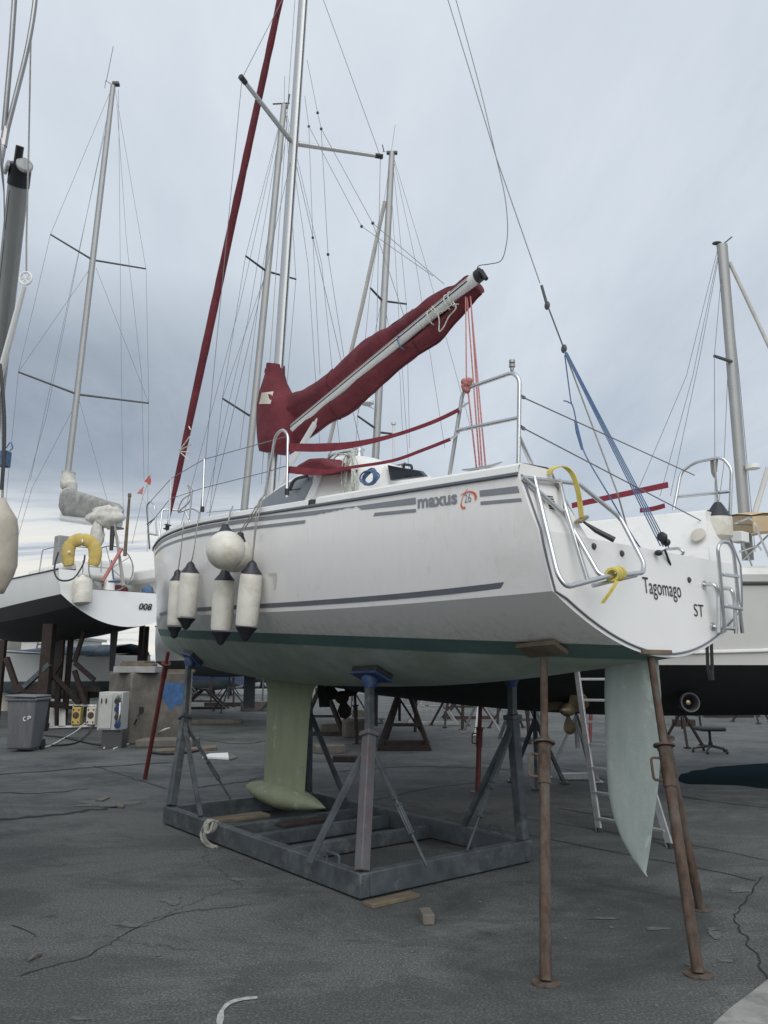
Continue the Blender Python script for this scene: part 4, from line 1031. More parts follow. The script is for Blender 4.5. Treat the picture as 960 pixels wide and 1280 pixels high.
# ================================================================== OTHER BOATS
def boat_matrix(x, y, z, yaw):                          # X of the boat's frame points to its bow; yaw to the left of +Y
    f = V((-math.sin(yaw), math.cos(yaw), 0)); l = V((-math.cos(yaw), -math.sin(yaw), 0))
    return Matrix(((f.x, l.x, 0, x), (f.y, l.y, 0, y), (0, 0, 1, z), (0, 0, 0, 1)))
def boat_hull(root, ln, bm, fb, dr, mats, chine=.22, stern=.85, tr_rake=.1, bowrise=.25, band=.0, full=.42, name='hull', deck='gelclean', cockpit=True, chine_z=.3, cut=0, cutlen=2.8):
    n = 26; rings = []; b = MB(); dk = MB(); drg = []; H = bm / 2
    for i in range(n + 1):
        t = i / n; t = t ** .85
        wd = H * (stern + (1 - stern) * math.sin(min(1, t / full) * math.pi / 2)) if t < full else H * max(.012, 1 - ((t - full) / (1 - full)) ** 2.3)
        zs = fb + bowrise * t * t
        cz = chine_z * (1 - .4 * t); cwid = wd * (1 - chine * (.35 + .65 * t))
        kz = -dr * math.sin(min(1, (t + .12) / .5) * math.pi / 2) if t < .5 else -dr * (1 - ((t - .5) / .5) ** 2.6)
        if i == n: kz = cz * .3
        bz = min(cz - .02, band) if band else 0.0
        prof = [(wd, zs), (wd * .5 + cwid * .5 + .02 * min(1, wd), (zs + cz) / 2), (cwid, cz)]
        for k in range(1, 11):
            f = 1 - k / 10; prof.append((cwid * f, kz + (cz - kz) * f ** 2.1))
        xs = t * ln
        def px(z, tt=t, x=xs): return x + (tr_rake * (z - fb) / fb if tt < .06 else 0) * 1.0 + (.30 * (z - 0) / fb * max(0, (tt - .8) / .2) ** 1.5)
        pr = [V((px(z), y, z)) for y, z in prof]
        rings.append(pr + [V((p.x, -p.y, p.z)) for p in pr[:-1]][::-1])
        drg.append([V((px(zs), wd * (1 - k / 4), zs + .06 * min(1, wd) * (1 - (1 - abs(k / 4 - 1)) * 0) * (1 - (1 - k / 4) ** 2) + .004)) for k in range(9)])
    m0 = len(b.f); b.loft(rings, cap=False, close=False)
    npt = len(rings[0])
    if cut:
        w0 = rings[0][0].y * .74; x0_ = rings[0][0].x; zt = rings[0][0].z; zl = zt - cut; xr = lambda z: tr_rake * (z - fb) / fb
        k0 = len(b.v); b.v += [V((xr(zt), -w0, zt)), V((xr(zl), -w0 * .97, zl)), V((xr(zl), w0 * .97, zl)), V((xr(zt), w0, zt))]
        b.f.append(list(range(npt)) + [k0, k0 + 1, k0 + 2, k0 + 3]); b.m.append(0)
    else:
        b.f.append(list(range(npt))); b.m.append(0)
    # material by height: topsides, band, bottom
    for k, f in enumerate(b.f):
        z = sum(b.v[i].z for i in f) / len(f); zmax = max(b.v[i].z for i in f)
        if len(f) > 4: b.m[k] = 0; continue
        cls = f[0] % npt; cls = min(cls, npt - 2 - cls)
        b.m[k] = 0 if cls < 2 else (1 if cls < (4 if band else 3) and band else (2 if cls >= 2 else 0))
    hull_ = b.build(name, mats, root, local=True, ang=28)
    rr = MB(); rr.tube([r[0] + V((0, .012, 0)) for r in rings] + [r[-1] + V((0, -.012, 0)) for r in rings[::-1]], .02, 6); rr.build('rubbing_strip', M['darkgrey'] if deck == 'gelclean' else M['white'], root, local=True)
    if cut:
        for i in range(len(drg) - 1):
            for k in range(8):
                if drg[i][0].x < cutlen and 1 <= k <= 6: continue
                dk.add([drg[i][k], drg[i][k + 1], drg[i + 1][k + 1], drg[i + 1][k]], [(0, 1, 2, 3)])
        xe = next(r[0].x for r in drg if r[0].x >= cutlen); zf = fb - cut + .02; i_e = next(i for i, r in enumerate(drg) if r[0].x >= cutlen)
        for k in (1, 7):
            for i in range(i_e): p, q = drg[i][k], drg[i + 1][k]; dk.add([p, q, V((q.x, q.y, zf)), V((p.x, p.y, zf))], [(0, 1, 2, 3)])
        dk.add([V((-.02, drg[0][1].y, zf)), V((xe, drg[i_e][1].y, zf)), V((xe, drg[i_e][7].y, zf)), V((-.02, drg[0][7].y, zf))], [(0, 1, 2, 3)])
        dk.add([V((xe, drg[i_e][1].y, zf)), V((xe, drg[i_e][1].y, fb)), V((xe, drg[i_e][7].y, fb)), V((xe, drg[i_e][7].y, zf))], [(0, 1, 2, 3)])
    else:
        dk.loft(drg, cap=False, close=False)
    dk.build('deck', M[deck], root, local=True, ang=40)
    return rings
def trunk(root, x0, x1, w, z, h, mats=('gelclean', 'glass'), name='cabin', win=True):
    b = MB(); rings = []
    for t in [0, .04, .2, .4, .6, .75, .88, 1]:
        X = x0 + (x1 - x0) * t; ww = w * (1 - .55 * t ** 2); hh = h * (1 - .9 * max(0, (t - .4) / .6) ** 1.6) * (.85 if t == 0 else 1)
        rings.append([V((X, ww, z)), V((X, ww * .9, z + hh * .8)), V((X, ww * .75, z + hh)), V((X, 0, z + hh * 1.12)), V((X, -ww * .75, z + hh)), V((X, -ww * .9, z + hh * .8)), V((X, -ww, z))])
    b.loft(rings); c = b.build(name, M[mats[0]], root, local=True, ang=30)
    if win:
        for sg in (1, -1):
            wb = MB(); q = []
            for t in (.15, .35, .55, .70):
                X = x0 + (x1 - x0) * t; ww = w * (1 - .55 * t ** 2); hh = h * (1 - .9 * max(0, (t - .4) / .6) ** 1.6)
                q.append([V((X, sg * (ww * (1 - .1 * f / .8) + .006), z + hh * f)) for f in (.3, .66)])
            wb.loft(q, cap=False, close=False); wb.build('window', M[mats[1]], c, local=True)
    return c
def foil_part(root, name, x, z0, z1, ch0, ch1, th, m):
    b = MB(); b.loft([foil(x + ch0 / 2, x - ch0 / 2, z0, th), foil(x + ch1 / 2, x - ch1 / 2, z1, th * .9)]); return b.build(name, M[m], root, local=True, ang=50)
def far_mast(root, y, base, top, r, spreaders, m='midspar', head=True, taper=.85):
    a, c = W(*base, y), W(*top, y); b = MB(); b.tube([a, a.lerp(c, .5), a.lerp(c, .85), c], [r, r, r * .95, r * taper], 12, sy=.75, ref=(1, 0, 0))
    ms_ = b.build('mast', M[m], root)
    for (pl, dy), hub in spreaders:
        b = MB(); b.tube([W(*hub, y), W(*pl, y + dy)], [r * .35, r * .28], 6); b.build('spreader', M['darkgrey'], ms_)
    return ms_
def far_wires(root, y, lines, r=.006, name='rigging', m='farwire'):
    for ln in lines:
        b = MB(); b.tube([W(p[0], p[1], y + (p[2] if len(p) > 2 else 0)) for p in ln], r, 5); b.build(name, M[m], root)
def text_part(body, m, parent, o, sx, sy, h, bold=0, shear=0, name='registration_lettering'):
    vs, fs, w_ = text_mesh(body, bold, shear); b = MB()
    b.add([V(o) + V(sx) * p.x + V(sy).normalized() * (p.y / .73 * h) for p in vs], fs); return b.build(name, M[m], parent, smooth=False)

# ---- the yacht on the left
ya = R(42); yA = 19.0
pcA = W(73, 711, yA); stA = V((math.cos(ya), math.sin(ya), 0)); wlA = W(150, 776, 19.6).z
cenA = pcA + stA * 1.75
fbA = pcA.z - wlA
MA = boat_matrix(cenA.x, cenA.y, wlA, ya)
bA = thing('sailing_yacht', 'white yacht with black bottom and grey rolled sail, at the left behind the bin', 'sailing yacht', matrix=MA)
rA = boat_hull(bA, 11.5, 3.75, fbA, .36, [M['hullB'], M['darkgrey'], M['blackaf']], chine=.10, stern=.93, tr_rake=.25, bowrise=.25, band=.3, chine_z=.62, cut=.46, cutlen=3.0)
trunk(bA, 2.9, 7.2, 1.15, fbA + .02, .42)
def PA(X, Y, Z): return MA @ V((X, Y, Z))
yM_ = cenA.y + 4.7 * math.cos(ya)
mA = far_mast(bA, yM_, (83, 606), (141.5, 106), .105, [(((63, 293), -.7), (116, 325)), (((182.5, 336), .7), (116, 325)), (((23, 465), -.8), (97, 493)), (((186, 504), .8), (97, 493))], m='midspar')
far_wires(bA, yM_, [[(139, 112), (63, 293, -.7), (23, 465, -.8), (6, 640, -.8)], [(144, 112), (182.5, 336, .7), (186, 504, .8), (184, 690, .8)], [(133, 150), (102, 300), (58, 520), (8, 700)], [(130, 170), (95, 330), (38, 600)],
                    [(113, 335), (23, 465, -.8)], [(120, 335), (186, 504, .8)], [(97, 500), (40, 610), (17, 690)], [(99, 500), (131, 615), (150, 680)], [(148, 112), (150, 300), (152, 500), (154, 640)], [(146, 130), (158, 300), (177, 470), (180, 600)]], .0065)
b = MB(); b.box(W(145, 105, yM_), (.22, .16, .1)); b.build('mast_head', M['darkgrey'], mA)
far_wires(bA, yM_, [[(133, 101), (141.5, 58)], [(143, 107), (132, 101)], [(132, 101), (131, 110)]], .012, 'wind_vane')
# sail on the boom
bo = W(78, 641, yM_); be = W(150, 652, cenA.y + 1.0)
b = MB(); b.tube([bo - V((0, 0, .12)), be - V((0, 0, .08))], .15, 14, sy=.6, ref=(0, 0, 1)); b.build('boom', M['hullB'], bA)
b = MB(); rings = []
for k in range(15):
    t = k / 14; c = bo.lerp(be, t) + V((0, 0, .36 - .14 * t)); r_ = (.47 - .12 * t) * (.7 if k in (0, 14) else 1)
    d = (be - bo).normalized(); sdv = d.cross(up).normalized()
    sg_ = lambda q: math.copysign(abs(q) ** .62, q)
    rings.append([c + (sdv * sg_(math.cos(a_)) * .42 + up * (sg_(math.sin(a_)) * (1 - .22 * t))) * r_ * (1 + .14 * noise.noise(V((k * .22, math.cos(a_) * 2, math.sin(a_) * 2)))) for a_ in [2 * math.pi * j / 22 for j in range(22)]])
b.loft(rings); scv = b.build('sail_cover', M['palecanvas'], bA, ang=70)
b = MB()
for k in range(9):
    t = k / 8; c = be + V((-.55 + .75 * t, -.1, .16 - .10 * t + .05 * math.sin(k * 2))); b.sphere(c, .2 - .05 * t, (1.0, .8, .9), 10, 7)
def crumple(c, r, sc, seed, amp=.3, n=30, mm=20):
    q = MB(); q.sphere((0, 0, 0), 1, n=n, m=mm)
    for i, p in enumerate(q.v):
        d = p.normalized(); k = 1 + amp * noise.noise(d * 1.7 + V((seed, 0, 0))) + amp * .7 * noise.noise(V((d.x * 5, d.y * 5, d.z * 1.6)) + V((0, seed, 0))) + amp * .3 * noise.noise(d * 9 + V((seed, 3, 0)))
        q.v[i] = V(c) + V((d.x * sc[0], d.y * sc[1], d.z * sc[2])) * r * k
    return q
crumple(be + V((-.35, -.12, .12)), .33, (1.5, .8, .9), 2.3).build('gathered_sail', M['whitecanvas'], scv, ang=90)
crumple(be + V((-.55, -.14, -.38)), .26, (.6, .55, 1.9), 5.1).build('gathered_sail', M['whitecanvas'], scv, ang=90)
b = MB(); c0 = W(84, 606, yM_); b.tube(spline([c0, W(86, 590, yM_), W(85, 603, yM_), W(88, 612, yM_), W(80, 622, yM_)], 4), [.12, .14, .17, .2, .22, .2, .2, .22, .24, .26, .24, .22, .2, .2, .2, .2, .16], 10); b.build('sail_head', M['whitecanvas'], scv, ang=80)
b = MB(); b.box(W(80, 692, cenA.y + .6), (.28, .5, .95), Matrix.Rotation(-ya, 3, 'Z')); b.build('liferaft_case', M['greycanvas'], bA, bevel=.04)
# cockpit lumps, rails, tackle
for (X, Y, Z, d) in ((1.4, -1.35, fbA + .18, (2.6, .5, .36)), (1.4, 1.45, fbA + .10, (2.6, .4, .2)), (2.2, 0, fbA + .28, (1.2, 1.9, .5))):
    b = MB(); b.box(V((X, Y, Z)), d); b.build('cockpit_coaming', M['gelclean'], bA, local=True, bevel=.08)
b = MB(); b.box(V((.5, -1.45, fbA + .70)), (.9, .5, .05)); b.box(V((.5, -1.45, fbA + .4)), (.07, .07, .6)); b.build('stern_seat', M['gelclean'], bA, local=True, bevel=.015)
b = MB(); b.tube(rounded([PA(.1, 1.6, fbA), PA(.1, 1.62, fbA + .62), PA(1.3, 1.75, fbA + .62), PA(1.4, 1.75, fbA)], .1), .016, 8); b.tube([PA(.1, 1.62, fbA + .62), PA(.05, .7, fbA + .60), PA(.05, .65, fbA)], .016, 8); b.build('pushpit', M['steel'], bA)
b = MB(); b.tube(rounded([PA(.1, -1.6, fbA), PA(.1, -1.62, fbA + .75), PA(1.6, -1.7, fbA + .75), PA(1.7, -1.7, fbA)], .1), .016, 8); b.build('pushpit', M['steel'], bA)
b = MB(); q = W(119, 690, cenA.y); b.tube([be + V((.1, 0, -.2)), W(141, 660, cenA.y), W(139, 688, cenA.y)], [.03, .07, .05], 8); b.build('mainsheet_tackle', M['black'], bA)
b = MB(); b.tube([W(143, 655, cenA.y), W(150, 700, cenA.y), W(154.5, 733, yA + .9)], [.03, .04, .05], 7); b.build('mainsheet', M['rope'], bA)
b = MB(); b.tube([W(152, 686, cenA.y), W(128, 727, yA + .4)], .045, 6); b.build('mainsheet', M['redrope'], bA)
b = MB(); b.tube([W(139, 700, cenA.y), W(142, 725, cenA.y)], .02, 6); b.tube([W(143, 727, cenA.y) + V((math.cos(a_) * .15, math.sin(a_) * .1, 0)) for a_ in [2 * math.pi * j / 12 for j in range(12)]], .02, 6, closed=True); b.build('tiller_line', M['bluerope'], bA)
b = MB(); b.tube([W(156, 695, cenA.y), W(162, 619, cenA.y)], [.05, .035], 8); b.tube([W(162, 621, cenA.y), W(162, 617, cenA.y)], .05, 8); b.build('stern_pole', M['plank'], bA)
q = PA(-.02, -.1, .0)
s0 = MA.to_3x3() @ V((0, -1, 0))
yT = cenA.y + (W(181, 757, cenA.y).x - cenA.x) * math.tan(ya) * .98
MAI = MA.inverted()
def LA(u, v, off=.03):
    x = -.2; r = MAI.to_3x3() @ ray(u, v); c = MAI @ CAM
    for _ in range(12):
        q = c + r * ((x - c.x) / r.x); x = .25 * (q.z - fbA) / fbA - off
    return q
q0, q1_ = LA(173.5, 761.5), LA(190, 762.5)
text_part('008', 'letter', bA, MA @ q0, (MA @ q1_) - (MA @ q0), (0, 0, 1), .165, bold=.03, shear=.2)
b = MB(); b.tube(spline([W(73, 690, yA), W(68, 710, yA - .1), W(71, 722, yA - .2), W(80, 726, yA - .2), W(93, 722, yA), W(104, 705, yA + .1), W(106, 694, yA + .2)], 5), .022, 6); b.build('shore_cable', M['black'], bA)
foil_part(bA, 'keel', 4.6, -.3, -1.75, 1.1, .8, .07, 'blackaf')
foil_part(bA, 'rudder', .5, -.1, -1.25, .5, .3, .05, 'blackaf')
for X, Y, Z, r_, m_ in ((1.2, .3, .36, .16, 'greycanvas'), (1.7, -.6, .34, .2, 'cover'), (2.2, .9, .30, .22, 'whitecanvas'), (.8, -1.0, .30, .15, 'bluerope'), (1.3, .95, .28, .14, 'rubber')):
    q = crumple((0, 0, 0), r_, (1.3, 1, .9), X * 3 + Y, .3, 18, 12); q.v = [MA @ (p + V((X, Y, fbA - .46 + Z * .5))) for p in q.v]; o = q.build('cockpit_bag', M[m_], bA, ang=80)
for Y in (-1.25, 1.3):
    q = MB(); q.lathe(PA(2.4, Y, fbA + .02), (0, 0, 1), [(0, .13), (.05, .13), (.07, .08), (.16, .08), (.2, .12), (.24, .12), (.26, .05)], 14); q.build('winch', M['darksteel'], bA)
q = MB(); wc = PA(1.0, 0, fbA + .25); q.tube([wc + (MA.to_3x3() @ V((.0, math.cos(a_) * .62, math.sin(a_) * .62))) for a_ in [2 * math.pi * j / 28 for j in range(28)]], .018, 6, closed=True)
for j in range(5): q.tube([wc, wc + (MA.to_3x3() @ V((0, math.cos(j * 1.2566) * .62, math.sin(j * 1.2566) * .62)))], .010, 5)
q.build('steering_wheel', M['darksteel'], bA)
q = MB(); q.tube([PA(1.05, 0, fbA - .44), PA(1.05, 0, fbA + .25)], [.16, .09], 10); q.build('wheel_pedestal', M['gelclean'], bA)
# horseshoe buoy and flag, fender on its quarter
t = thing('horseshoe_buoy', 'yellow horseshoe lifebuoy hung on the stern rail of the left yacht', 'lifebuoy', W(103, 705, yA + .35))
b = MB(); pts = [(86, 707), (85, 695), (87, 683), (94, 676), (103, 674.5), (112, 677), (118, 684), (119, 696), (116, 707)]
b.tube(spline([W(u, v, yA + .2) for u, v in pts], 5), [.075 + .02 * min(1, min(i, 40 - i) / 4) - (.012 if i % 8 == 4 else 0) for i in range(41)], 14, ref=(0, 1, 0), sy=1.75); b.build('cushion', M['buoy'], t, ang=80)
b = MB(); b.tube([W(103, 671, yA + .2), W(103, 678, yA + .05)], .02, 6); b.tube([W(85, 690, yA + .05), W(88, 690, yA + .05)], .03, 6); b.build('strap', M['white'], t)
t = thing('fender', 'fat white fender hanging at the stern corner of the left yacht', 'fender', W(103, 758, yA - .1))
ff = W(103, 757, yA + .05); ft = W(103, 722, yA + .05); b = MB(); b.lathe(ff, ft - ff, [(0, .03), (.02, .14), (.07, .22), (.14, .235), (.58, .235), (.66, .2), (.71, .08), (.76, .04)], 16); b.build('body', M['fender'], t)
b = MB(); b.tube([ft, W(104, 700, yA + .2)], .012, 6); b.build('lanyard', M['rope'], t)
t = thing('flag', 'small faded red flag on a thin line above the stern of the left yacht', 'flag', W(178, 625, 22))
b = MB(); fv = [W(u, v, 22) for u, v in ((180, 602), (187, 594), (189, 600), (183, 603), (188, 607))]; b.add(fv, [(0, 1, 3), (1, 2, 3), (2, 4, 3)]); b.build('cloth', M['flag'], t)
b = MB(); b.add([W(u, v, 22) for u, v in ((180, 607), (171, 617), (178, 618))], [(0, 1, 2)]); b.build('pennant', M['redrope'], t)
b = MB(); b.tube([W(189, 592, 22), W(178, 622, 22), W(165, 680, 22)], .008, 5); b.tube([W(178, 622, 22), W(192, 645, 22)], .006, 5); b.build('line', M['rope'], t)
# its rusty cradle
cA_ = thing('boat_cradle', 'dark rusty cradle of square posts and braces under the black bottomed left yacht', 'boat cradle', G(70, 905))
def postA(u, v0, v1, y, w, m='darkrust', name='post'):
    b = MB(); a = W(u, v0, y); bt = W(u, v1, y); b.bar(bt, a, w, w, up=V((0, 1, 0))); b.build(name, M[m], cA_)
yP = 20.6
for u, v0, y, w in ((62.5, 780, 20.4, .26), (78, 800, 22.3, .13), (89, 793, 22.6, .13), (4, 800, 21.5, .17), (100, 860, 21.9, .12), (178, 780, 22.5, .13), (184, 783, 23.2, .11)):
    gz_ = proj_v = None
    a = W(u, v0, y); b = MB(); b.bar(V((a.x, a.y, 0)), a, w, w, up=V((0, 1, 0))); b.build('post', M['darkrust'], cA_)
for (u, v, y), (u2, v2, y2), w, m in (((8, 822, 21), (22, 863, 21), .13, 'darkrust'), ((62, 830, 20.3), (30, 859, 20.4), .11, 'galv'), ((67, 845, 20.5), (98, 878, 21), .12, 'darkrust'), ((93, 838, 21), (107, 880, 21), .11, 'darkrust'),
                                ((94, 829, 21), (118, 850, 21), .11, 'darkrust'), ((76, 828, 22), (50, 868, 22), .11, 'darkrust'), ((110, 775, 21), (93, 828, 21), .10, 'darkrust')):
    b = MB(); b.bar(W(u, v, y), W(u2, v2, y2), w); b.build('brace', M[m], cA_)
for (u, v, y), (u2, v2, y2), w in (((20, 860, 20.5), (56, 861, 20.5), .20), ((60, 880, 20.6), (100, 884, 21.5), .16), ((90, 859, 21.4), (126, 862, 21.4), .13), ((40, 905, 20.6), (60, 908, 20.6), .15)):
    b = MB(); b.bar(W(u, v, y), W(u2, v2, y2), w); b.build('beam', M['darkrust'], cA_)

# ---- the white yacht to the right (bow to the right), black bottom
yawC = -R(83); wlC = 1.60
MC = boat_matrix(-.95, 10.15, wlC, yawC)
bC = thing('sailing_yacht', 'white yacht with black bottom and beige bimini, behind the stern of the main yacht', 'sailing yacht', matrix=MC)
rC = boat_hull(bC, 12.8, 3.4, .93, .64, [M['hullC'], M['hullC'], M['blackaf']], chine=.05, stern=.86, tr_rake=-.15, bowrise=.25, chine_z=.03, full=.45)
b = MB(); ln_ = []
for k in range(16):
    t = .12 + .8 * k / 15; i = min(range(len(rC)), key=lambda j: abs(rC[j][0].x - t * 12.8)); p0, p1 = rC[i][-1], rC[i][-3]; f = .0 + .45 * (k / 15)
    ln_.append(p1.lerp(p0, f * .9 + .04) + V((0, -.02, 0)))
b.tube(ln_, .022, 6); b.build('spray_rail', M['white'], bC, local=True)
b = MB(); b.tube([rC[j][-1] + V((0, .02, .10)) for j in range(len(rC))], [.11] * len(rC), 8); b.build('toe_rail', M['white'], bC, local=True)
trunk(bC, 6.4, 10.6, 1.1, .95, .45)
yMC = 10.6
mC = far_mast(bC, yMC, (935, 700), (902.5, 306), .082, [(((893, 445), -.3), (917, 453)), ], taper=1)
far_wires(bC, yMC, [[(897, 312), (858, 470), (797, 614)], [(899, 312), (866, 470), (825, 620)], [(900, 312), (874, 450), (838, 620)], [(902, 340), (893, 445, -.3), (894, 660)], [(908, 320), (925, 480), (944, 690)], [(910, 460), (905, 580), (893, 670)]], .0045)
b = MB(); b.tube([W(912, 328, yMC), W(962, 434, yMC - .2), W(1010, 540, yMC - .5)], .028, 8); b.build('furled_headsail', M['sailroll'], bC)
b = MB(); b.sphere(W(896, 304, yMC), .06, (1.2, .8, .4)); b.tube([W(903, 306, yMC), W(915, 296, yMC)], .010, 6); b.build('mast_head', M['darkgrey'], mC)
b = MB(); b.lathe(W(941, 586, yMC - .1), (0, 0, 1), [(0, .10), (.06, .10), (.07, .05)], 12); b.tube([W(931, 588, yMC), W(941, 585, yMC)], .02, 6); b.build('radar_bracket', M['hullB'], mC)
b = MB(); b.tube([W(960, 585, yMC), W(938, 660, yMC - .2)], .035, 8); b.build('boom_strut', M['hullC'], bC)
rings = []
for k in range(9):
    f = k / 8; x0 = W(905, 660, 9.6); x1 = W(1010, 656, 9.9); c = x0.lerp(x1, f)
    rings.append([c + V((0, -.75 + 1.5 * j / 8, .12 * math.sin(math.pi * j / 8) + .02 * math.sin(f * 9))) for j in range(9)])
b = MB(); b.loft(rings, cap=False, close=False); b.loft([[p + V((0, 0, .02)) for p in r] for r in rings], cap=False, close=False)
b.prism([rings[0][0], rings[-1][0], rings[-1][0] - up * .2, rings[0][0] - up * .18], (0, -.012, 0)); bim = b.build('bimini', M['beige'], bC, ang=60)
for f in (0, .5, 1):
    b = MB(); r_ = rings[int(8 * f)]; a0, a1 = r_[0], r_[8]; b.tube(rounded([V((a0.x + .25, a0.y, 2.55)), a0, a1, V((a1.x + .25, a1.y, 2.55))], .12), .014, 8); b.build('bimini_hoop', M['steel'], bim)
b = MB(); rlz = wlC + 1.03 + .62
b.tube([MC @ V((.2 + 1.5 * k, -1.5 - .1 * (k < 4), 1.70)) for k in range(8)], .012, 6)
for k in range(8): b.tube([MC @ V((.2 + 1.5 * k, -1.5 - .1 * (k < 4), 1.05)), MC @ V((.2 + 1.5 * k, -1.5 - .1 * (k < 4), 1.70))], .012, 6)
b.build('guard_rail', M['steel'], bC)
b = MB(); b.tube(rounded([W(924, 690, 9.3), W(935, 686, 9.3), W(948, 682, 9.3), W(952, 688, 9.3)], .05), .012, 6); b.tube([W(928, 700, 9.3), W(975, 655, 9.6)], .014, 6); b.build('boat_hook', M['steel'], bC)
# thruster tunnel, skeg, shaft, propeller, hanging chain
CBV = BVHTree.FromPolygons([tuple(MC @ v.co) for v in bC.children[0].data.vertices], [tuple(p.vertices) for p in bC.children[0].data.polygons])
hitC = CBV.ray_cast(CAM, ray(859, 874).normalized()); c = hitC[0] or W(862, 878, 9.4); ax = hitC[1] if hitC[0] else V((0, -1, -.2))
if ax.y > 0: ax = -ax
ax = (ax + V((0, -.6, .35))).normalized(); c = c + ax * .015
bx = MB(); bx.lathe(c + ax * .0, ax, [(-.22, .08), (-.01, .085), (.010, .10), (.012, .114), (-.03, .118)], 24, cap=False); thr = bx.build('thruster_tunnel', M['darkgrey'], bC)
bx = MB(); bx.lathe(c - ax * .12, ax, [(0, .03), (.07, .03), (.08, .01)], 10); bx.build('thruster_hub', M['bronze'], thr)
hub = W(709, 887, 9.6); axp = V((-.55, -.83, .03)).normalized()
bx = MB(); bx.lathe(hub - axp * .12, axp, [(-.9, .025), (0, .03), (.02, .075), (.14, .085), (.24, .06), (.30, .015)], 14); pr_ = bx.build('propeller', M['bronze'], bC)
e1 = axp.cross(up).normalized(); e2 = axp.cross(e1)
for a_ in (95, 215, 335):
    d = e1 * math.cos(R(a_)) + e2 * math.sin(R(a_)); sd_ = axp.cross(d)
    bx = MB(); rg = []
    for t, wd in ((0, .05), (.25, .10), (.5, .135), (.75, .125), (.92, .08), (1, .015)):
        tw = R(55 - 28 * t); wv = sd_ * math.cos(tw) + axp * math.sin(tw); nv = wv.cross(d).normalized(); p = hub + d * (.06 + .23 * t)
        rg.append([p + wv * wd, p + nv * .012, p - wv * wd, p - nv * .012])
    bx.loft(rg); bx.build('blade', M['bronze'], pr_, ang=50)
bx = MB(); bx.prism([W(u, v, 9.75) for u, v in ((672, 845), (700, 838), (700, 870), (690, 880), (682, 874))], (.0, .06, 0)); bx.build('skeg', M['graykeel'], bC)
bx = MB(); bx.lathe(W(428, 872, 10.3), V((.2, -1, 0)), [(-.3, .07), (0, .09), (.05, .05)], 12); shaft_ = bx.build('stern_gear', M['darkrust'], bC)
for a_ in (40, 160, 280):
    d = V((math.cos(R(a_)), 0, math.sin(R(a_)))); bx = MB(); c0 = W(428, 872, 10.25); bx.loft([[c0 + d * f + V((d.z, .3, -d.x)) * w_ , c0 + d * f + V((0, .012, 0)), c0 + d * f - V((d.z, .3, -d.x)) * w_, c0 + d * f - V((0, .012, 0))] for f, w_ in ((.06, .04), (.15, .09), (.24, .07), (.27, .01))]); bx.build('blade', M['darkrust'], shaft_)
bx = MB(); bx.prism([W(u, v, 10.4) for u, v in ((396, 850), (412, 850), (412, 884), (399, 884))], (0, .05, 0)); bx.build('rudder', M['blackaf'], bC)
for du in (0, 5.5):
    bx = MB(); bx.tube([W(883.5 + du, 800, 8.6), W(885 + du, 842, 8.6)], .018, 6); bx.tube([W(885 + du * .6, 838, 8.6), W(888 + du * .3, 850, 8.6)], .03, 6); bx.build('mooring_line', M['black'], bC)

# ---- the yacht behind the main one with dark bottom (mast with radar)
yawG = R(8); MG = boat_matrix(.35, 14.6, 1.62, yawG)
bG = thing('sailing_yacht', 'yacht hidden behind the nearest hull, its mast carrying a white radar dome', 'sailing yacht', matrix=MG)
boat_hull(bG, 9.2, 2.9, 1.0, .52, [M['hullB'], M['hullB'], M['blackaf']], chine=.05, chine_z=.03)
trunk(bG, 2.4, 6.8, .95, 1.02, .4)
foil_part(bG, 'keel', 4.2, -.4, -1.35, 1.5, 1.3, .05, 'blackaf')
yG = 18.9
mG = far_mast(bG, yG, (463, 690), (490, 190), .095, [(((463, 360), -.5), (478, 376)), (((508, 380), .5), (478, 376)), (((447, 520), -.5), (470, 536)), (((497, 543), .5), (470, 540))])
b = MB(); b.tube([W(481, 252, yG), W(452, 385, yG + .5), (W(411, 556, yG + 2.2))], .055, 8); b.build('furled_headsail', M['sailroll'], bG)
far_wires(bG, yG, [[(488, 200), (463, 360, -.5), (447, 520, -.5), (440, 640, -.5)], [(491, 200), (508, 380, .5), (512, 560, .5)], [(493, 200), (535, 340), (590, 540)], [(492, 200), (520, 330), (556, 560)], [(490, 250), (500, 420), (512, 600)], [(476, 380), (447, 520)], [(480, 380), (500, 470), (503, 540)], [(494, 192), (478, 189)], [(489, 190), (494, 156)]], .006)
b = MB(); b.lathe(W(459, 506, yG - .2), (0, 0, 1), [(0, .12), (.03, .17), (.10, .17), (.15, .10), (.16, .02)], 16); b.tube([W(459, 507, yG - .2), W(470, 512, yG)], .02, 6); b.build('radar_dome', M['hullB'], bG)
b = MB(); b.box(W(490, 191, yG), (.30, .1, .06)); b.tube([W(480, 190, yG), W(478, 181, yG)], .015, 6); b.build('mast_head', M['darkgrey'], mG)
b = MB(); b.tube([W(492, 640, yG), W(492, 530, yG)], .03, 8); b.lathe(W(492, 531, yG), (0, 0, 1), [(0, .06), (.06, .07), (.08, .03)], 10); b.build('wind_generator_pole', M['spar'], bG)
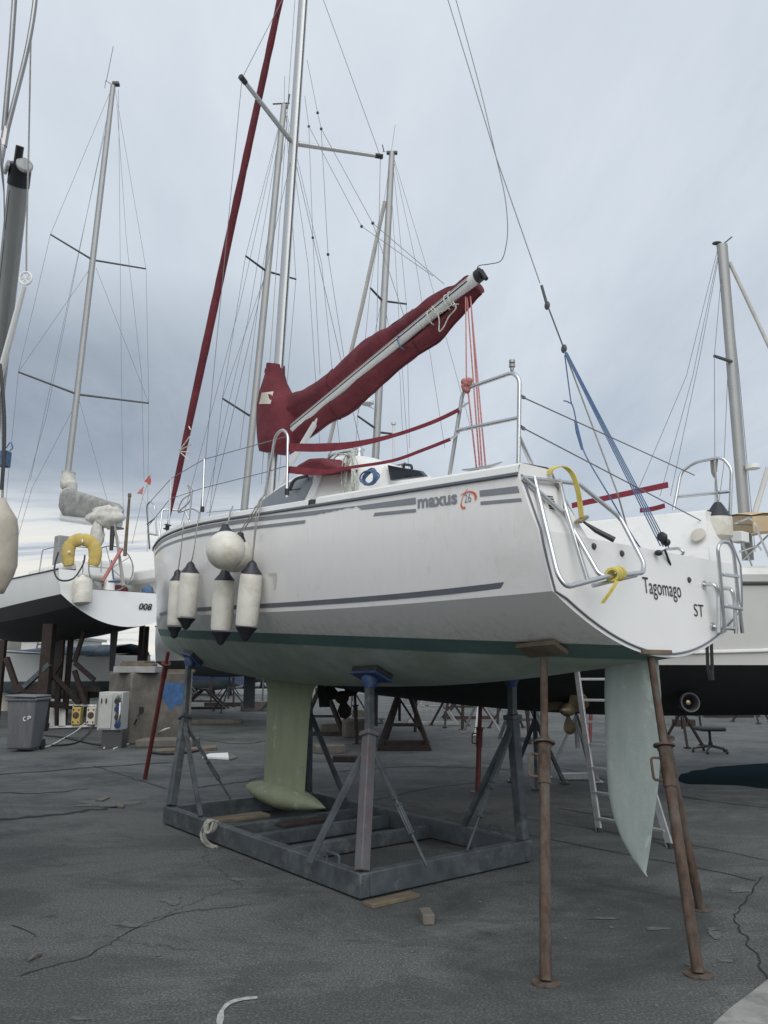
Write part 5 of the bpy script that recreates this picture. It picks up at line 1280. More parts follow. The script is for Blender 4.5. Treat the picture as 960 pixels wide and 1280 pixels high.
# ---- the yacht further back (mast left of the main mast, keel seen under the hull)
yD = 25.0; MD = boat_matrix(W(345, 850, 22).x, 21.0, 1.75, R(30))
bD = thing('sailing_yacht', 'far yacht behind the bow of the main yacht, its grey blue keel standing on blocks', 'sailing yacht', matrix=MD)
boat_hull(bD, 10.5, 3.3, 1.1, .45, [M['hullB'], M['hullB'], M['graykeel']], chine=.06, chine_z=.05)
trunk(bD, 3, 7.6, 1.0, 1.12, .45)
q = MD.inverted() @ W(312, 860, 25.0)
b = MB(); zb_ = W(312, 885, 25.0).z; b.loft([[p for p in (MD @ V((x.x, x.y, 0)) for x in foil(q.x + .45, q.x - .45, 0, .06))]] and [[V(((MD @ V((x.x, q.y + x.y, 0))).x, (MD @ V((x.x, q.y + x.y, 0))).y, z)) for x in foil(q.x + .5, q.x - .5, 0, .08)] for z in (1.5, zb_)]); b.build('keel', M['graykeel'], bD)
mD = far_mast(bD, yD, (303, 660), (355, 131), .125, [(((307, 320), -.8), (333, 339)), (((370, 349), .8), (333, 339)), (((278, 498), -.8), (311, 519)), (((345, 527), .8), (311, 519))])
far_wires(bD, yD, [[(353, 140), (307, 320, -.8), (278, 498, -.8), (262, 640, -.8)], [(357, 140), (370, 349, .8), (345, 640, .8)], [(352, 150), (310, 400), (255, 640)], [(352, 145), (300, 380), (220, 680)], [(331, 345), (278, 498)], [(358, 140), (402, 330), (425, 560)], [(358, 145), (385, 330), (400, 560)], [(355, 135), (356, 95)], [(356, 180), (329, 330), (300, 560)]], .009)
b = MB(); b.tube([W(341, 130, yD), W(362, 129, yD)], .03, 6); b.tube([W(359, 136, yD), W(362, 118, yD)], .03, 6); b.build('mast_head', M['darkgrey'], mD)

# ---- the yacht at the left edge: only its raised boom end, fender and rail reach into the picture
yB = .72; fB = V((-math.sin(yB), math.cos(yB), 0)); pB_ = V((-math.cos(yB), -math.sin(yB), 0))
sB = V((-2.62, 4.55, 0)); cB_ = sB + pB_ * 1.42; MBm = boat_matrix(cB_.x, cB_.y, 1.62, yB)
bB = thing('sailing_yacht', 'yacht at the left edge, only its raised grey boom end in view', 'sailing yacht', matrix=MBm)
boat_hull(bB, 9.5, 3.1, 1.05, .5, [M['hullB'], M['hullB'], M['blackaf']], chine=.06, chine_z=.05)
trunk(bB, 2.6, 7, 1.0, 1.07, .42)
foil_part(bB, 'keel', 4.4, -.4, -1.55, 1.2, 1.0, .07, 'blackaf')
be_ = W(23.5, 226, 4.35); bl = W(2, 420, 4.95); dB = (bl - be_).normalized(); bl2 = be_ + dB * 3.9
b = MB(); b.tube([be_, bl2], .062, 18, sy=1.0); bmB = b.build('boom', M['greyspar'], bB, ang=60)
b = MB(); b.tube([be_ + dB * .03, be_ - dB * .10], .066, 18); b.tube([be_ - dB * .05 + V((.0, -.04, 0)), be_ - dB * .19 + V((.0, -.03, .0))], .024, 8); cap_ = b.build('boom_end', M['black'], bmB)
b = MB(); b.lathe(be_ - dB * .06 + V((.05, -.05, 0)), V((.6, -.8, .1)), [(0, .05), (.015, .05), (.02, .04)], 14); b.lathe(be_ - dB * .06 + V((-.058, -.03, 0)), V((-.8, -.6, .1)), [(0, .045), (.015, .045), (.02, .03)], 14); b.build('end_plate', M['greyspar'], cap_, ang=25)
b = MB(); b.tube([be_ + V((-.015, -.064, 0)) + dB * .1, bl2 + V((-.015, -.064, 0))], .006, 5); b.build('boom_groove', M['black'], bmB)
b = MB(); b.tube([W(22, -60, 3.9), W(14, 60, 4.0), W(5, 163, 4.1)], .016, 10); b.tube(rounded([W(50, -60, 3.95), W(40, 40, 4.0), W(8, 166, 4.1)], .3), .015, 10); b.tube([W(8, 160, 4.1), W(4, 183, 4.1)], .022, 8); b.tube([W(4, 176, 4.1), W(2, 205, 4.1), W(5, 240, 4.2), W(6, 300, 4.3)], [.024, .010, .004, .004], 8); b.build('stern_arch', M['darksteel'], bB)
b = MB(); b.tube([W(38.5, 50, 4.2), W(36, 180, 4.2), W(33, 300, 4.2), W(33, 340, 4.2)], .005, 6); b.build('topping_lift', M['rope'], bB)
b = MB(); c = W(32, 348, 4.2)
b.tube([c + V((math.cos(a_) * .036, 0, math.sin(a_) * .040)) for a_ in [2 * math.pi * j / 16 for j in range(16)]], .007, 6, closed=True)
for a_ in range(0, 360, 60): b.tube([c, c + V((math.cos(R(a_)) * .036, 0, math.sin(R(a_)) * .04))], .005, 5)
b.tube([W(30, 358, 4.2), W(12, 425, 4.3), W(0, 470, 4.4), W(-40, 640, 4.8)], [.016, .020, .022, .022], 8)
b.build('spinnaker_pole', M['hullB'], bB)
b = MB(); b.tube(spline([W(0, 455, 4.2), W(3.5, 490, 4.2), W(5.5, 530, 4.2), W(4.5, 575, 4.2), W(2, 612, 4.2)], 5), .010, 6); b.build('dodger_hem', M['black'], bB)
b = MB(); b.box(W(6, 574, 4.25), (.05, .05, .09)); b.tube(spline([W(8, 560, 4.2), W(13, 553, 4.2), W(16, 560, 4.2), W(12, 563, 4.2)], 4), .004, 5); b.build('rope_clutch', M['bluerope'], bB, bevel=.01)
t = thing('fender', 'big dirty cream fender hanging at the left edge of the picture', 'fender', W(0, 738, 4.4))
a, c = W(0, 742, 4.4), W(3, 622, 4.4); b = MB(); b.lathe(a, c - a, [(0, .02), (.03, .035), (.10, .07), (.16, .088), (.38, .090), (.44, .080), (.50, .045), (.53, .03), (.56, .018)], 18); b.build('body', M['oldfender'], t, ang=70)
b = MB(); b.tube([c, W(4, 575, 4.4), W(3, 520, 4.3)], .007, 6); b.build('lanyard', M['rope'], t)

# ================================================================== STANDS, TRESTLES, LADDER
def tripod(base, h, label, m='galv', spread=.55, group='tripod stands under the boats behind', r=.025, rot=0.3):
    t = thing('boat_stand', label, 'boat stand', base, group)
    top = base + up * h; kn_ = base + up * h * .72
    b = MB(); b.tube([base + up * h * .35, kn_], r * 1.3, 10); b.build('centre_tube', M[m], t)
    b = MB(); b.tube([kn_, top - up * .04], r * .8, 10); b.build('screw', M['darkrust'], t)
    b = MB(); b.box(top - up * .02, (.24, .24, .035)); b.build('pad', M['greyplank'], t)
    for k in range(3):
        a_ = rot + k * 2 * math.pi / 3; f = base + V((math.cos(a_) * spread, math.sin(a_) * spread, .02))
        b = MB(); b.bar(kn_, f, .045, .045); b.box(f, (.12, .12, .02)); b.build('leg', M[m], t)
    return t
tripod(G(690, 985) + V((-.15, .25, 0)), 1.22, 'pale grey tripod stand behind the propeller', 'galv', .42)
tripod(G(727, 978) + V((.05, .35, 0)), 1.25, 'tripod stand just left of the aluminium ladder', 'ladder', .45, rot=.9)
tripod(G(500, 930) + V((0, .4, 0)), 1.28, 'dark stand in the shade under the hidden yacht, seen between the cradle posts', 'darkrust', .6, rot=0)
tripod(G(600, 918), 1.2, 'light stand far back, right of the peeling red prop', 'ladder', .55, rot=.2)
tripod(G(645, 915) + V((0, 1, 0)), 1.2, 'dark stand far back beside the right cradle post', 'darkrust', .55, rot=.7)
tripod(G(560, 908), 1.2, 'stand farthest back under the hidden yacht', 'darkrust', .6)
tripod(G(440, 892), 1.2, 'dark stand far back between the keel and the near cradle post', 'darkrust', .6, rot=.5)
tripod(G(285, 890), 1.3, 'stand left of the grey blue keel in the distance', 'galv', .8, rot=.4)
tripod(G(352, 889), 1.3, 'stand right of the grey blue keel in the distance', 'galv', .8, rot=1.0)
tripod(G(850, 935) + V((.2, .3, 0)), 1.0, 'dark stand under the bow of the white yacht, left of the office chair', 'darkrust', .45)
tripod(G(935, 905) + V((.4, .5, 0)), 1.2, 'dark stand far to the right under the white yacht', 'darkrust', .6)
for k, (x_, y_) in enumerate(((-3.9, 5.2), (-6.6, 7.6), (-4.9, 8.6), (-6.0, 4.6))):
    tripod(V((x_, y_, 0)), 1.32, ['stand under the starboard quarter of the left edge yacht', 'stand under the port side of the left edge yacht', 'stand under the bow side of the left edge yacht', 'stand under the port quarter of the left edge yacht'][k], 'galv', .5, group='stands under the left edge yacht')
# timbers, trestle beams and props in the crowded middle distance
def timber(u0, u1, v, h_, d_, lab, m_='greyplank', rot=0):
    a, c = G(u0, v), G(u1, v); q = MB(); q.box(V(((a.x + c.x) / 2, a.y + d_ / 2, h_ / 2)), (c.x - a.x, d_, h_), Matrix.Rotation(rot, 3, 'Z')); tag(q.build('timber_beam', M[m_], bevel=.012), lab, 'timber')
timber(255, 330, 883, .16, .3, 'long dark beam on the ground under the grey blue keel', 'darkrust')
timber(480, 531, 938, .18, .2, 'dark steel beam on the ground between the near cradle post and the right one', 'darkrust', .1)
timber(392, 430, 942, .14, .4, 'low timber lying just right of the white keel fin', 'greyplank', .2)
timber(416, 452, 953, .10, .25, 'reddish timber in front of the square block', 'darkrust', -.1)
timber(440, 470, 900, .3, .4, 'stacked timber left of the dark steel beam', 'greyplank')
timber(240, 300, 905, .12, .3, 'flat timber on the asphalt right of the concrete block', 'greyplank', .15)
timber(700, 745, 975, .09, .1, 'pale base bar of the tripod stands beside the ladder', 'ladder', .1)
timber(845, 870, 908, .18, .3, 'dark block under the right hand yacht, left of the chair', 'darkrust')
random.seed(3)
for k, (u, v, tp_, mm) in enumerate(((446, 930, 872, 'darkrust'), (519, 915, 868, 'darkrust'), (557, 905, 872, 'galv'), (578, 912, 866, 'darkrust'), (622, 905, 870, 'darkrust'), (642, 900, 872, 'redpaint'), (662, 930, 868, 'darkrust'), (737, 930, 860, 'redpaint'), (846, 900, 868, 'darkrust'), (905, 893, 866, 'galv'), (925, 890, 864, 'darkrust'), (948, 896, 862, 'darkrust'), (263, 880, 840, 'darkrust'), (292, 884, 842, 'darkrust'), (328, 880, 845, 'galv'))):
    p0 = G(u, v); p1 = W(u + random.uniform(-5, 5), tp_ - 8, p0.y + .2); prop(p0, p1, 'steel prop in the crowd of supports in the middle distance', .04, mm, group='props in the middle distance', split=.7, foot=.10, crank=False)
for k, (u, v, sp_, mm) in enumerate(((505, 936, .5, 'darkrust'), (402, 918, .55, 'darkrust'), (655, 925, .5, 'galv'), (585, 898, .8, 'darkrust'), (540, 905, .7, 'ladder'), (905, 896, .8, 'darkrust'), (255, 886, .9, 'darkrust'))):
    p0 = G(u, v); t_ = thing('trestle', 'braced A-frame trestle among the supports in the middle distance', 'trestle', p0, 'trestles in the middle distance')
    hgt = W(u, 862, p0.y).z
    for sx_ in (-1, 1):
        for sy_ in (-1, 1):
            q = MB(); q.bar(p0 + V((sx_ * sp_, sy_ * .35, 0)), p0 + V((sx_ * .08, sy_ * .2, hgt)), .07); q.build('leg', M[mm], t_)
    q = MB(); q.box(p0 + V((0, 0, hgt)), (.3, .6, .08)); q.build('head', M[mm], t_)
    q = MB(); q.bar(p0 + V((-sp_ * .6, -.3, hgt * .42)), p0 + V((sp_ * .6, -.3, hgt * .42)), .06); q.build('crossbar', M[mm], t_)
    q = MB(); q.bar(p0 + V((-sp_, -.36, .05)), p0 + V((sp_, -.36, .05)), .09); q.build('base_bar', M[mm], t_)
# keel blocks
for u, v, w_, d_, h_, lab in ((443, 922, .55, .45, .38, 'square timber block under the dark hull, beside the keel bulb'), (412, 915, .5, .3, .2, 'low dark timber left of the square block'), (318, 889, 1.1, .5, .35, 'dark wooden blocks under the grey blue keel')):
    b = MB(); b.box(G(u, v) + V((0, d_ / 2, h_ / 2)), (w_, d_, h_), Matrix.Rotation(.2, 3, 'Z')); tag(b.build('keel_block', M['greyplank'], bevel=.02), lab, 'wood block')
b = MB(); c = G(455, 905); 
for k in range(4): b.box(c + V((0, .1 + .18 * k, .13)), (1.2, .10, .025))
for sx_ in (-.5, 0, .5): b.box(c + V((sx_, .37, .06)), (.09, .66, .10))
tag(b.build('pallet', M['greyplank'], smooth=False), 'worn wooden pallet on the asphalt under the dark hull', 'pallet')
# aluminium ladder
lb0, lb1 = G(749, 1040), G(838, 1060); lt0, lt1 = W(721, 838, 9.0), W(771, 838, 9.0)
lt0 = lb0 + (lt0 - lb0) * 1.25; lt1 = lb1 + (lt1 - lb1) * 1.25
t = thing('ladder', 'tapered aluminium ladder leaning on the far hull behind the rudder', 'ladder', (lb0 + lb1) / 2)
for a, c in ((lb0, lt0), (lb1, lt1)):
    b = MB(); b.bar(a, c, .028, .065, up=(lb1 - lb0)); b.build('rail', M['ladder'], t, bevel=.004)
    b = MB(); b.box(a + up * .02, (.04, .08, .04)); b.build('rubber_foot', M['rubber'], t)
for k in range(9):
    f = .06 + .115 * k; b = MB(); b.bar(lb0.lerp(lt0, f), lb1.lerp(lt1, f), .05, .028); b.build('rung', M['ladder'], t, bevel=.004)
# office chair
cb0 = G(889, 941); t = thing('office_chair', 'black swivel office chair without arms beside the dark wet patch', 'office chair', cb0)
for k in range(5):
    a_ = .35 + k * 2 * math.pi / 5; e = cb0 + V((math.cos(a_) * .32, math.sin(a_) * .32, .075))
    b = MB(); b.tube([cb0 + up * .13, e], [.026, .016], 8); lg = b.build('leg', M['black'], t)
    b = MB(); b.lathe(e + V((-.018, 0, -.045)), (1, 0, 0), [(0, .028), (.036, .028)], 12); b.tube([e, e - up * .03], .012, 6); b.build('castor', M['rubber'], lg)
b = MB(); b.lathe(cb0 + up * .10, up, [(0, .045), (.10, .04), (.11, .025), (.30, .025)], 12); b.build('gas_column', M['black'], t)
b = MB(); b.box(cb0 + V((0, 0, .445)), (.48, .46, .075)); b.build('seat', M['rubber'], t, bevel=.03)
b = MB(); b.tube(rounded([cb0 + V((0, .05, .40)), cb0 + V((-.05, .26, .40)), cb0 + V((-.06, .30, .80))], .06), .02, 8); b.build('back_stem', M['black'], t)
b = MB(); b.box(cb0 + V((-.06, .31, .88)), (.40, .06, .36)); b.build('backrest', M['rubber'], t, bevel=.028)

# ================================================================== LEFT SIDE CLUTTER
def rotz(a): return Matrix.Rotation(a, 3, 'Z')
# wheelie bin
c = G(20, 941) + V((0, .35, 0)); t = thing('wheelie_bin', 'grey plastic wheelie bin standing at the left edge', 'bin', c)
b = MB(); rg = []
for z, w_, d_ in ((.05, .44, .46), (.10, .46, .50), (.9, .55, .62), (.97, .56, .64)): rg.append([c + V((sx_ * w_ / 2, sy_ * d_ / 2, z)) for sx_, sy_ in ((-1, -1), (1, -1), (1, 1), (-1, 1))])
b.loft(rg); b.build('body', M['bin'], t, bevel=.025)
b = MB(); b.box(c + V((0, 0, .985)), (.62, .70, .05)); b.build('rim', M['bin'], t, bevel=.015)
b = MB(); b.box(c + V((.0, -.02, 1.045)), (.60, .72, .04), Matrix.Rotation(.03, 3, 'Y')); b.build('lid', M['bin'], t, bevel=.018)
for sx_ in (-1, 1):
    b = MB(); b.lathe(c + V((sx_ * .2, .26, .10)), (sx_, 0, 0), [(0, .10), (.05, .10)], 16); b.build('wheel', M['rubber'], t)
b = MB()
b.tube(spline([c + V((.10, -.297, .66)), c + V((.06, -.295, .64)), c + V((.07, -.294, .59)), c + V((.11, -.295, .59))], 4), .010, 5); b.tube(spline([c + V((.15, -.296, .60)), c + V((.15, -.298, .67)), c + V((.20, -.298, .65)), c + V((.16, -.297, .63))], 4), .010, 5)
b.build('marking', M['white'], t)
# concrete block with board stack, blue paint
cf = G(158, 931); yC = cf.y
def box_px(u0, u1, v_top, v_bot, y, depth, name, m, label, cat, bev=.02, rot=0.0):
    a = W(u0, v_bot, y); d = W(u1, v_bot, y); zt_ = W(u0, v_top, y).z
    z0 = max(0, a.z); c = V(((a.x + d.x) / 2, y + depth / 2, (z0 + zt_) / 2)); b = MB()
    b.box(c, (d.x - a.x, depth, zt_ - z0), rotz(rot)); o = b.build(name, M[m], bevel=bev); tag(o, label, cat); return o
y0 = cf.y
k0, kl, kr = W(159, 931, y0), W(131, 925, y0 + .75), W(238, 920, y0 + .95)
k0.z = kl.z = kr.z = 0; kb_ = kl + kr - k0; ktop = W(159, 841, y0).z
q = MB(); q.prism([k0, kr, kb_, kl], (0, 0, ktop)); cblk = q.build('concrete_block', M['concrete'], bevel=.03); tag(cblk, 'big stained concrete block with a blue painted patch, behind the electrical cabinet', 'concrete block')
fn = (kr - k0).cross(up).normalized()
if fn.y > 0: fn = -fn
def on_face(u, v):
    r = ray(u, v); return CAM + r * ((k0 - CAM).dot(fn) / r.dot(fn)) + fn * .004
pts = [(200, 856), (212, 853), (224, 854), (230, 853), (233, 862), (231, 876), (226, 882), (219, 881), (214, 889), (208, 880), (201, 870)]
q = MB(); pp = [on_face(u, v) for u, v in pts]; q.add(pp, [tuple(range(len(pp)))]); q.build('blue_paint_patch', M['bluestain'], cblk, smooth=False)
box_px(168, 240, 925, 940, y0 - .55, .7, 'concrete_kerb', 'concrete', 'low concrete kerb in front of the concrete block', 'kerb', .02, .0)
for k, (u0, u1, vt_, vb_, yy, m_, lab) in enumerate(((141, 193, 833, 841, y0 + .05, 'greycanvas', 'dark grey slab lying on the tall concrete block'), (146, 186, 829, 833, y0 + .1, 'plank', 'lowest plank of the small pile on the grey slab'), (150, 180, 826, 829, y0 + .25, 'greyplank', 'topmost plank of the small pile on the grey slab'), (204, 236, 837, 841, y0 + .75, 'plank', 'brown plank lying on the right end of the concrete block'))):
    b = MB(); a, d = W(u0, vb_, yy), W(u1, vb_, yy); zt_ = W(u0, vt_, yy).z; b.box(V(((a.x + d.x) / 2, yy + .45, (a.z + zt_) / 2)), (d.x - a.x, .9 - .15 * k, zt_ - a.z), rotz([.02, .16, -.1, .1][k])); tag(b.build('plank' if k else 'slab', M[m_], bevel=.008), lab, 'plank' if k else 'slab')
b = MB(); sq = on_face(176, 887); b.box(sq, (.11, .05, .11)); b.build('wall_socket', M['black'], cblk)
# electrical cabinet
ce = W(135, 890, y0 - .7); t = thing('electrical_cabinet', 'grey electrical cabinet with sockets on a dark pedestal, in front of the concrete block', 'electrical cabinet', G(137, 936))
ye = y0 - .75; 
def bxp(u0, u1, v0, v1, y, d, name, m, parent, bev=.01, label=None):
    a, e = W(u0, v1, y), W(u1, v0, y); b = MB(); b.box(((a.x + e.x) / 2, y + d / 2, (a.z + e.z) / 2), (e.x - a.x, d, e.z - a.z)); return b.build(name, M[m], parent, bevel=bev)
bxp(120.5, 154, 865, 913, ye, .42, 'cabinet', 'box', t, .015)
dr_ = bxp(122, 141, 868, 911, ye - .025, .024, 'door', 'box', t, .008); bxp(126, 127.5, 873, 879, ye - .045, .02, 'handle', 'black', dr_, 0); bxp(131.5, 133.5, 873, 879, ye - .045, .02, 'handle', 'black', dr_, 0)
bxp(126, 153, 913, 935.5, ye + .04, .34, 'pedestal', 'darkgrey', t)
bxp(143, 152, 868, 910, ye - .02, .02, 'socket_panel', 'greycanvas', t)
for k in range(4):
    b = MB(); b.lathe(W(147.5, 874 + k * 10, ye - .02), V((.25, -1, -.35)), [(0, .06), (.10, .055), (.11, .065), (.13, .06)], 12); b.build('socket', M['bluepaint'] if k % 2 else M['darkgrey'], t)
# yellow and white junction boxes, white rack
t = thing('metal_rack', 'white painted metal rack lying on its side beside the bin', 'rack', G(80, 912))
yr = G(80, 911).y
for (u0, v0), (u1, v1), w_ in (((58, 880), (121, 882), .05), ((58, 909), (121, 907), .05), ((64, 880), (64, 908), .16), ((78, 880), (78, 908), .16), ((118, 882), (118, 908), .05), ((40, 878), (60, 878), .04), ((92, 881), (92, 907), .03)):
    b = MB(); b.bar(W(u0, v0, yr), W(u1, v1, yr), w_, .05, up=V((0, 1, 0))) if abs(u0 - u1) < 2 else b.bar(W(u0, v0, yr), W(u1, v1, yr), .05, w_)
    b.build('bar', M['white'], t)
for k in range(5):
    b = MB(); b.bar(W(44, 884 + k * 5, yr + .4), W(64, 884 + k * 5, yr + .4), .03); b.build('wire', M['white'], t)
for u0, u1, m_, lab in ((88.5, 101, 'buoy', 'rusty yellow junction box, left of the white one'), (107, 119.5, 'patch', 'white junction box with rust spots, right of the yellow one')):
    a = W(u0, 906, yr - .12); e = W(u1, 884, yr - .12); t = thing('junction_box', lab, 'junction box', (a.x, a.y, a.z))
    b = MB(); b.box(((a.x + e.x) / 2, a.y + .1, (a.z + e.z) / 2), (e.x - a.x, .2, e.z - a.z)); b.build('case', M[m_], t, bevel=.015)
    b = MB(); b.lathe(((a.x + e.x) / 2, a.y - .004, (a.z + e.z) / 2 + .02), (0, -1, 0), [(0, .085), (.02, .08), (.03, .03)], 14); b.build('outlet', M['rust'], t)
    for sx_ in (.2, .8):
        for sz_ in (.15, .85):
            b = MB(); b.lathe((a.x + (e.x - a.x) * sx_, a.y - .002, a.z + (e.z - a.z) * sz_), (0, -1, 0), [(0, .025), (.012, .02)], 8); b.build('screw', M['rust'], t)
def cable(pts, r, m, label):
    b = MB(); b.tube(spline([V((p.x, p.y, max(p.z, r))) for p in pts], 8), r, 6); tag(b.build('cable', M[m]), label, 'cable')
cable([G(36, 936), G(60, 934), G(78, 925), G(95, 915), W(106, 904, yr - .2)], .018, 'cable', 'white cable running from the white junction box to the bin')
cable([W(150, 878, ye - .1), W(148, 900, ye - .2), G(138, 925), G(130, 936)], .016, 'cable', 'white cable hanging from the electrical cabinet to the ground')
cable([G(142, 937), G(160, 931), G(185, 925), W(203, 913, y0 + .25), W(212, 910, y0 + .4)], .016, 'cable', 'white cable crossing the ground in front of the concrete blocks')
cable([G(38, 919), G(80, 923), G(110, 930), G(128, 933)], .02, 'black', 'black cable along the ground from the bin to the cabinet')
cable([G(40, 933), G(90, 931), G(110, 918), W(116, 905, yr)], .02, 'black', 'thin dark cable looping below the junction boxes')
cable([on_face(176, 890) + V((0, -.06, 0)), on_face(172, 902) + V((0, -.15, 0)), G(160, 922), G(145, 932)], .02, 'black', 'black cable hanging from the socket in the concrete block')
cable([G(188, 942), G(210, 944), G(240, 941), G(262, 936)], .025, 'black', 'black hose lying in front of the kerb')
# loose sheets and planks on the ground
def ground_poly(name, px, th, m, label, cat, z=.004):
    b = MB(); b.prism([G(u, v) + up * z for u, v in px], (0, 0, th)); o = b.build(name, M[m], smooth=False); tag(o, label, cat); return o
ground_poly('white_sheet', [(253, 948), (286, 950), (285, 943), (262, 944)], .03, 'white', 'white board lying flat on the asphalt behind the bow', 'board')
ground_poly('dark_board', [(287, 951), (297, 948), (288, 943), (285.5, 943)], .02, 'greyplank', 'small dark board beside the white board', 'board')
ground_poly('plank', [(195, 943), (270, 938), (271, 935), (196, 940)], .05, 'plank', 'long plank on the ground in front of the kerb', 'plank')
ground_poly('wood_scrap', [(119, 1002), (127, 1003), (137, 999), (130, 997)], .02, 'greyplank', 'flat scrap of wood on the left asphalt, the larger of two', 'scrap')
ground_poly('wood_scrap', [(144, 1009), (154, 1011), (155, 1007), (146, 1005)], .018, 'greyplank', 'smaller scrap of wood right of the larger one', 'scrap')
b = MB(); b.tube([G(35, 1203) + up * .012, G(45, 1198) + up * .02, G(53, 1195) + up * .012], [.006, .012, .007], 6); tag(b.build('twig', M['greyplank']), 'pale twig lying on the asphalt at lower left', 'twig')
random.seed(11)
peb = []
for u, v in ((742, 1107), (748, 1138), (764, 1160), (707, 1174), (655, 1105), (860, 1207), (893, 1208), (820, 1258), (600, 1128), (515, 1190), (128, 1192), (30, 980), (95, 1098), (250, 1153), (198, 1195), (313, 1238)):
    b = MB(); r_ = random.uniform(.007, .013); b.sphere(G(u, v) + up * r_ * .4, r_, (1.3, 1, .5), 7, 5)
    peb.append(b.build('pebble', M['greyplank']))
    tag(peb[-1], 'small pale chip of stone lying on the asphalt', 'stone', 'stone chips on the asphalt')
# ---- flat things of the ground
def flat(name, px, z, m):
    b = MB(); b.add([V((p.x, p.y, z)) for p in (G(u, v) for u, v in px)], [tuple(range(len(px)))]); o = b.build(name, m if not isinstance(m, str) else M[m], smooth=False); kind(o, 'structure'); return o
wm, wnt, wbs = newmat('wet_dark_asphalt'); wbs.inputs['Base Color'].default_value = (.018, .030, .036, 1); wbs.inputs['Roughness'].default_value = .9; wbs.inputs['Specular IOR Level'].default_value = .0; M['water'] = wm
bump(wnt, wbs, noise_n(wnt, coords(wnt), 3, 3), .02, .01)
pud = [(846, 976), (853, 968), (866, 964), (882, 962), (893, 959), (912, 957.5), (930, 956), (960, 954), (1010, 951), (1080, 951), (1090, 968), (1040, 982), (1000, 987), (960, 986), (930, 983), (905, 982), (880, 981), (860, 980)]
bpd = [V((p.x, p.y, 0)) for p in spline([G(u, v) for u, v in pud] + [G(*pud[0])], 5)[:-1]]
b = MB(); b.add([V((p.x, p.y, .004)) + V((noise.noise(p * 3) * .05, noise.noise(p * 3 + V((9, 0, 0))) * .08, 0)) for p in bpd], [tuple(range(len(bpd)))]); kind(b.build('wet_patch', M['water'], smooth=False), 'structure')
cm_ = mat('pale_concrete', (.27, .27, .255), .9, var=.2, scale=9, dirt=(.10, .10, .10), damt=.35, dscale=5, bmp=.5)
ap = [G(u, v) for u, v in ((868, 1310), (893, 1280), (912, 1262), (935, 1245), (962, 1224), (1030, 1176), (1100, 1130))]
dd = (ap[-1] - ap[0]).normalized(); ap = [ap[0] - dd * 6] + ap + [ap[-1] + dd * 9]; ap += [ap[-1] + V((9, -8, 0)), ap[0] + V((9, -8, 0))]
q = MB(); q.add([V((p.x, p.y, .006)) for p in ap], [tuple(range(len(ap)))]); kind(q.build('concrete_apron', cm_, smooth=False), 'structure')
flat('parking_strip', [(-300, 868), (1300, 868), (1100, 846), (-100, 846)], .004, mat('lighter_asphalt', (.14, .145, .15), .9, var=.1, scale=1))
for k in range(9):
    u = 150 + 55 * k; b = MB(); a, c = G(u, 862), G(u + 42, 862.6); b.add([V((a.x, a.y, .009)), V((c.x, a.y, .009)), V((c.x, a.y + .5, .009)), V((a.x, a.y + .5, .009))], [(0, 1, 2, 3)]); kind(b.build('parking_line', M['white'], smooth=False), 'structure')
def strip(name, px, wd, m, z=.004, jit=0, n=8):
    pts = spline([G(u, v) for u, v in px], n); rg = []
    for i, p in enumerate(pts):
        d = (pts[min(i + 1, len(pts) - 1)] - pts[max(i - 1, 0)]); s_ = V((-d.y, d.x, 0)).normalized()
        o_ = s_ * jit * noise.noise(p * 7) + s_ * jit * .6 * noise.noise(p * 23); ww = wd * (1 + .7 * noise.noise(p * 9 + V((4, 4, 0)))) * (.25 if i in (0, len(pts) - 1) else 1)
        rg.append([V((p.x, p.y, z)) + o_ + s_ * ww / 2, V((p.x, p.y, z)) + o_ - s_ * ww / 2])
    b = MB(); b.loft(rg, cap=False, close=False); kind(b.build(name, m, smooth=False), 'structure')
ck = mat('crack_shade_dark', (.018, .019, .02), .95, var=.3, scale=20)
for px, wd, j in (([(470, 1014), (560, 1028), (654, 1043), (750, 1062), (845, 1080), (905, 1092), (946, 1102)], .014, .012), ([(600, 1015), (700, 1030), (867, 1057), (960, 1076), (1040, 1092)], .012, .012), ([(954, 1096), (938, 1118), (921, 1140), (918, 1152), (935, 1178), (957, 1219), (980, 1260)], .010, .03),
                  ([(25, 1222), (60, 1210), (110, 1196), (150, 1172), (180, 1156), (230, 1141), (270, 1136), (320, 1130)], .008, .03), ([(15, 1157), (30, 1163), (48, 1172)], .007, .02), ([(-40, 972), (80, 962), (150, 957), (215, 953)], .10, .12), ([(115, 957), (150, 968), (200, 984), (225, 990)], .022, .05), ([(240, 985), (300, 978), (330, 972)], .05, .1), ([(-20, 990), (40, 992), (110, 986)], .05, .12), ([(420, 965), (520, 958), (640, 962)], .06, .1), ([(700, 1010), (760, 1022), (800, 1030)], .02, .05), ([(250, 925), (300, 930), (335, 926)], .08, .12), ([(-40, 1026), (60, 1020), (120, 1012), (150, 1008)], .09, .14), ([(700, 960), (800, 985), (880, 1000)], .02, .05), ([(960, 1010), (900, 1003), (840, 995)], .02, .05), ([(430, 1010), (540, 985), (640, 975)], .02, .05)):  # narrow strips are cracks, wide ones paint the boats' shade bands as dark colour
    strip('crack_shade', px, wd, ck, .004, j)
wp = mat('worn_white_paint', (.36, .37, .36), .85, var=.35, scale=30)
strip('painted_mark', [(274, 1300), (274, 1282), (276, 1268), (283, 1258), (294, 1252), (308, 1249), (322, 1248)], .026, wp, .005, .006)
sp2 = mat('pale_scuff', (.105, .110, .108), .9, var=.5, scale=22); rs_ = mat('rust_stain', (.095, .09, .08), .9, var=.3, scale=14)
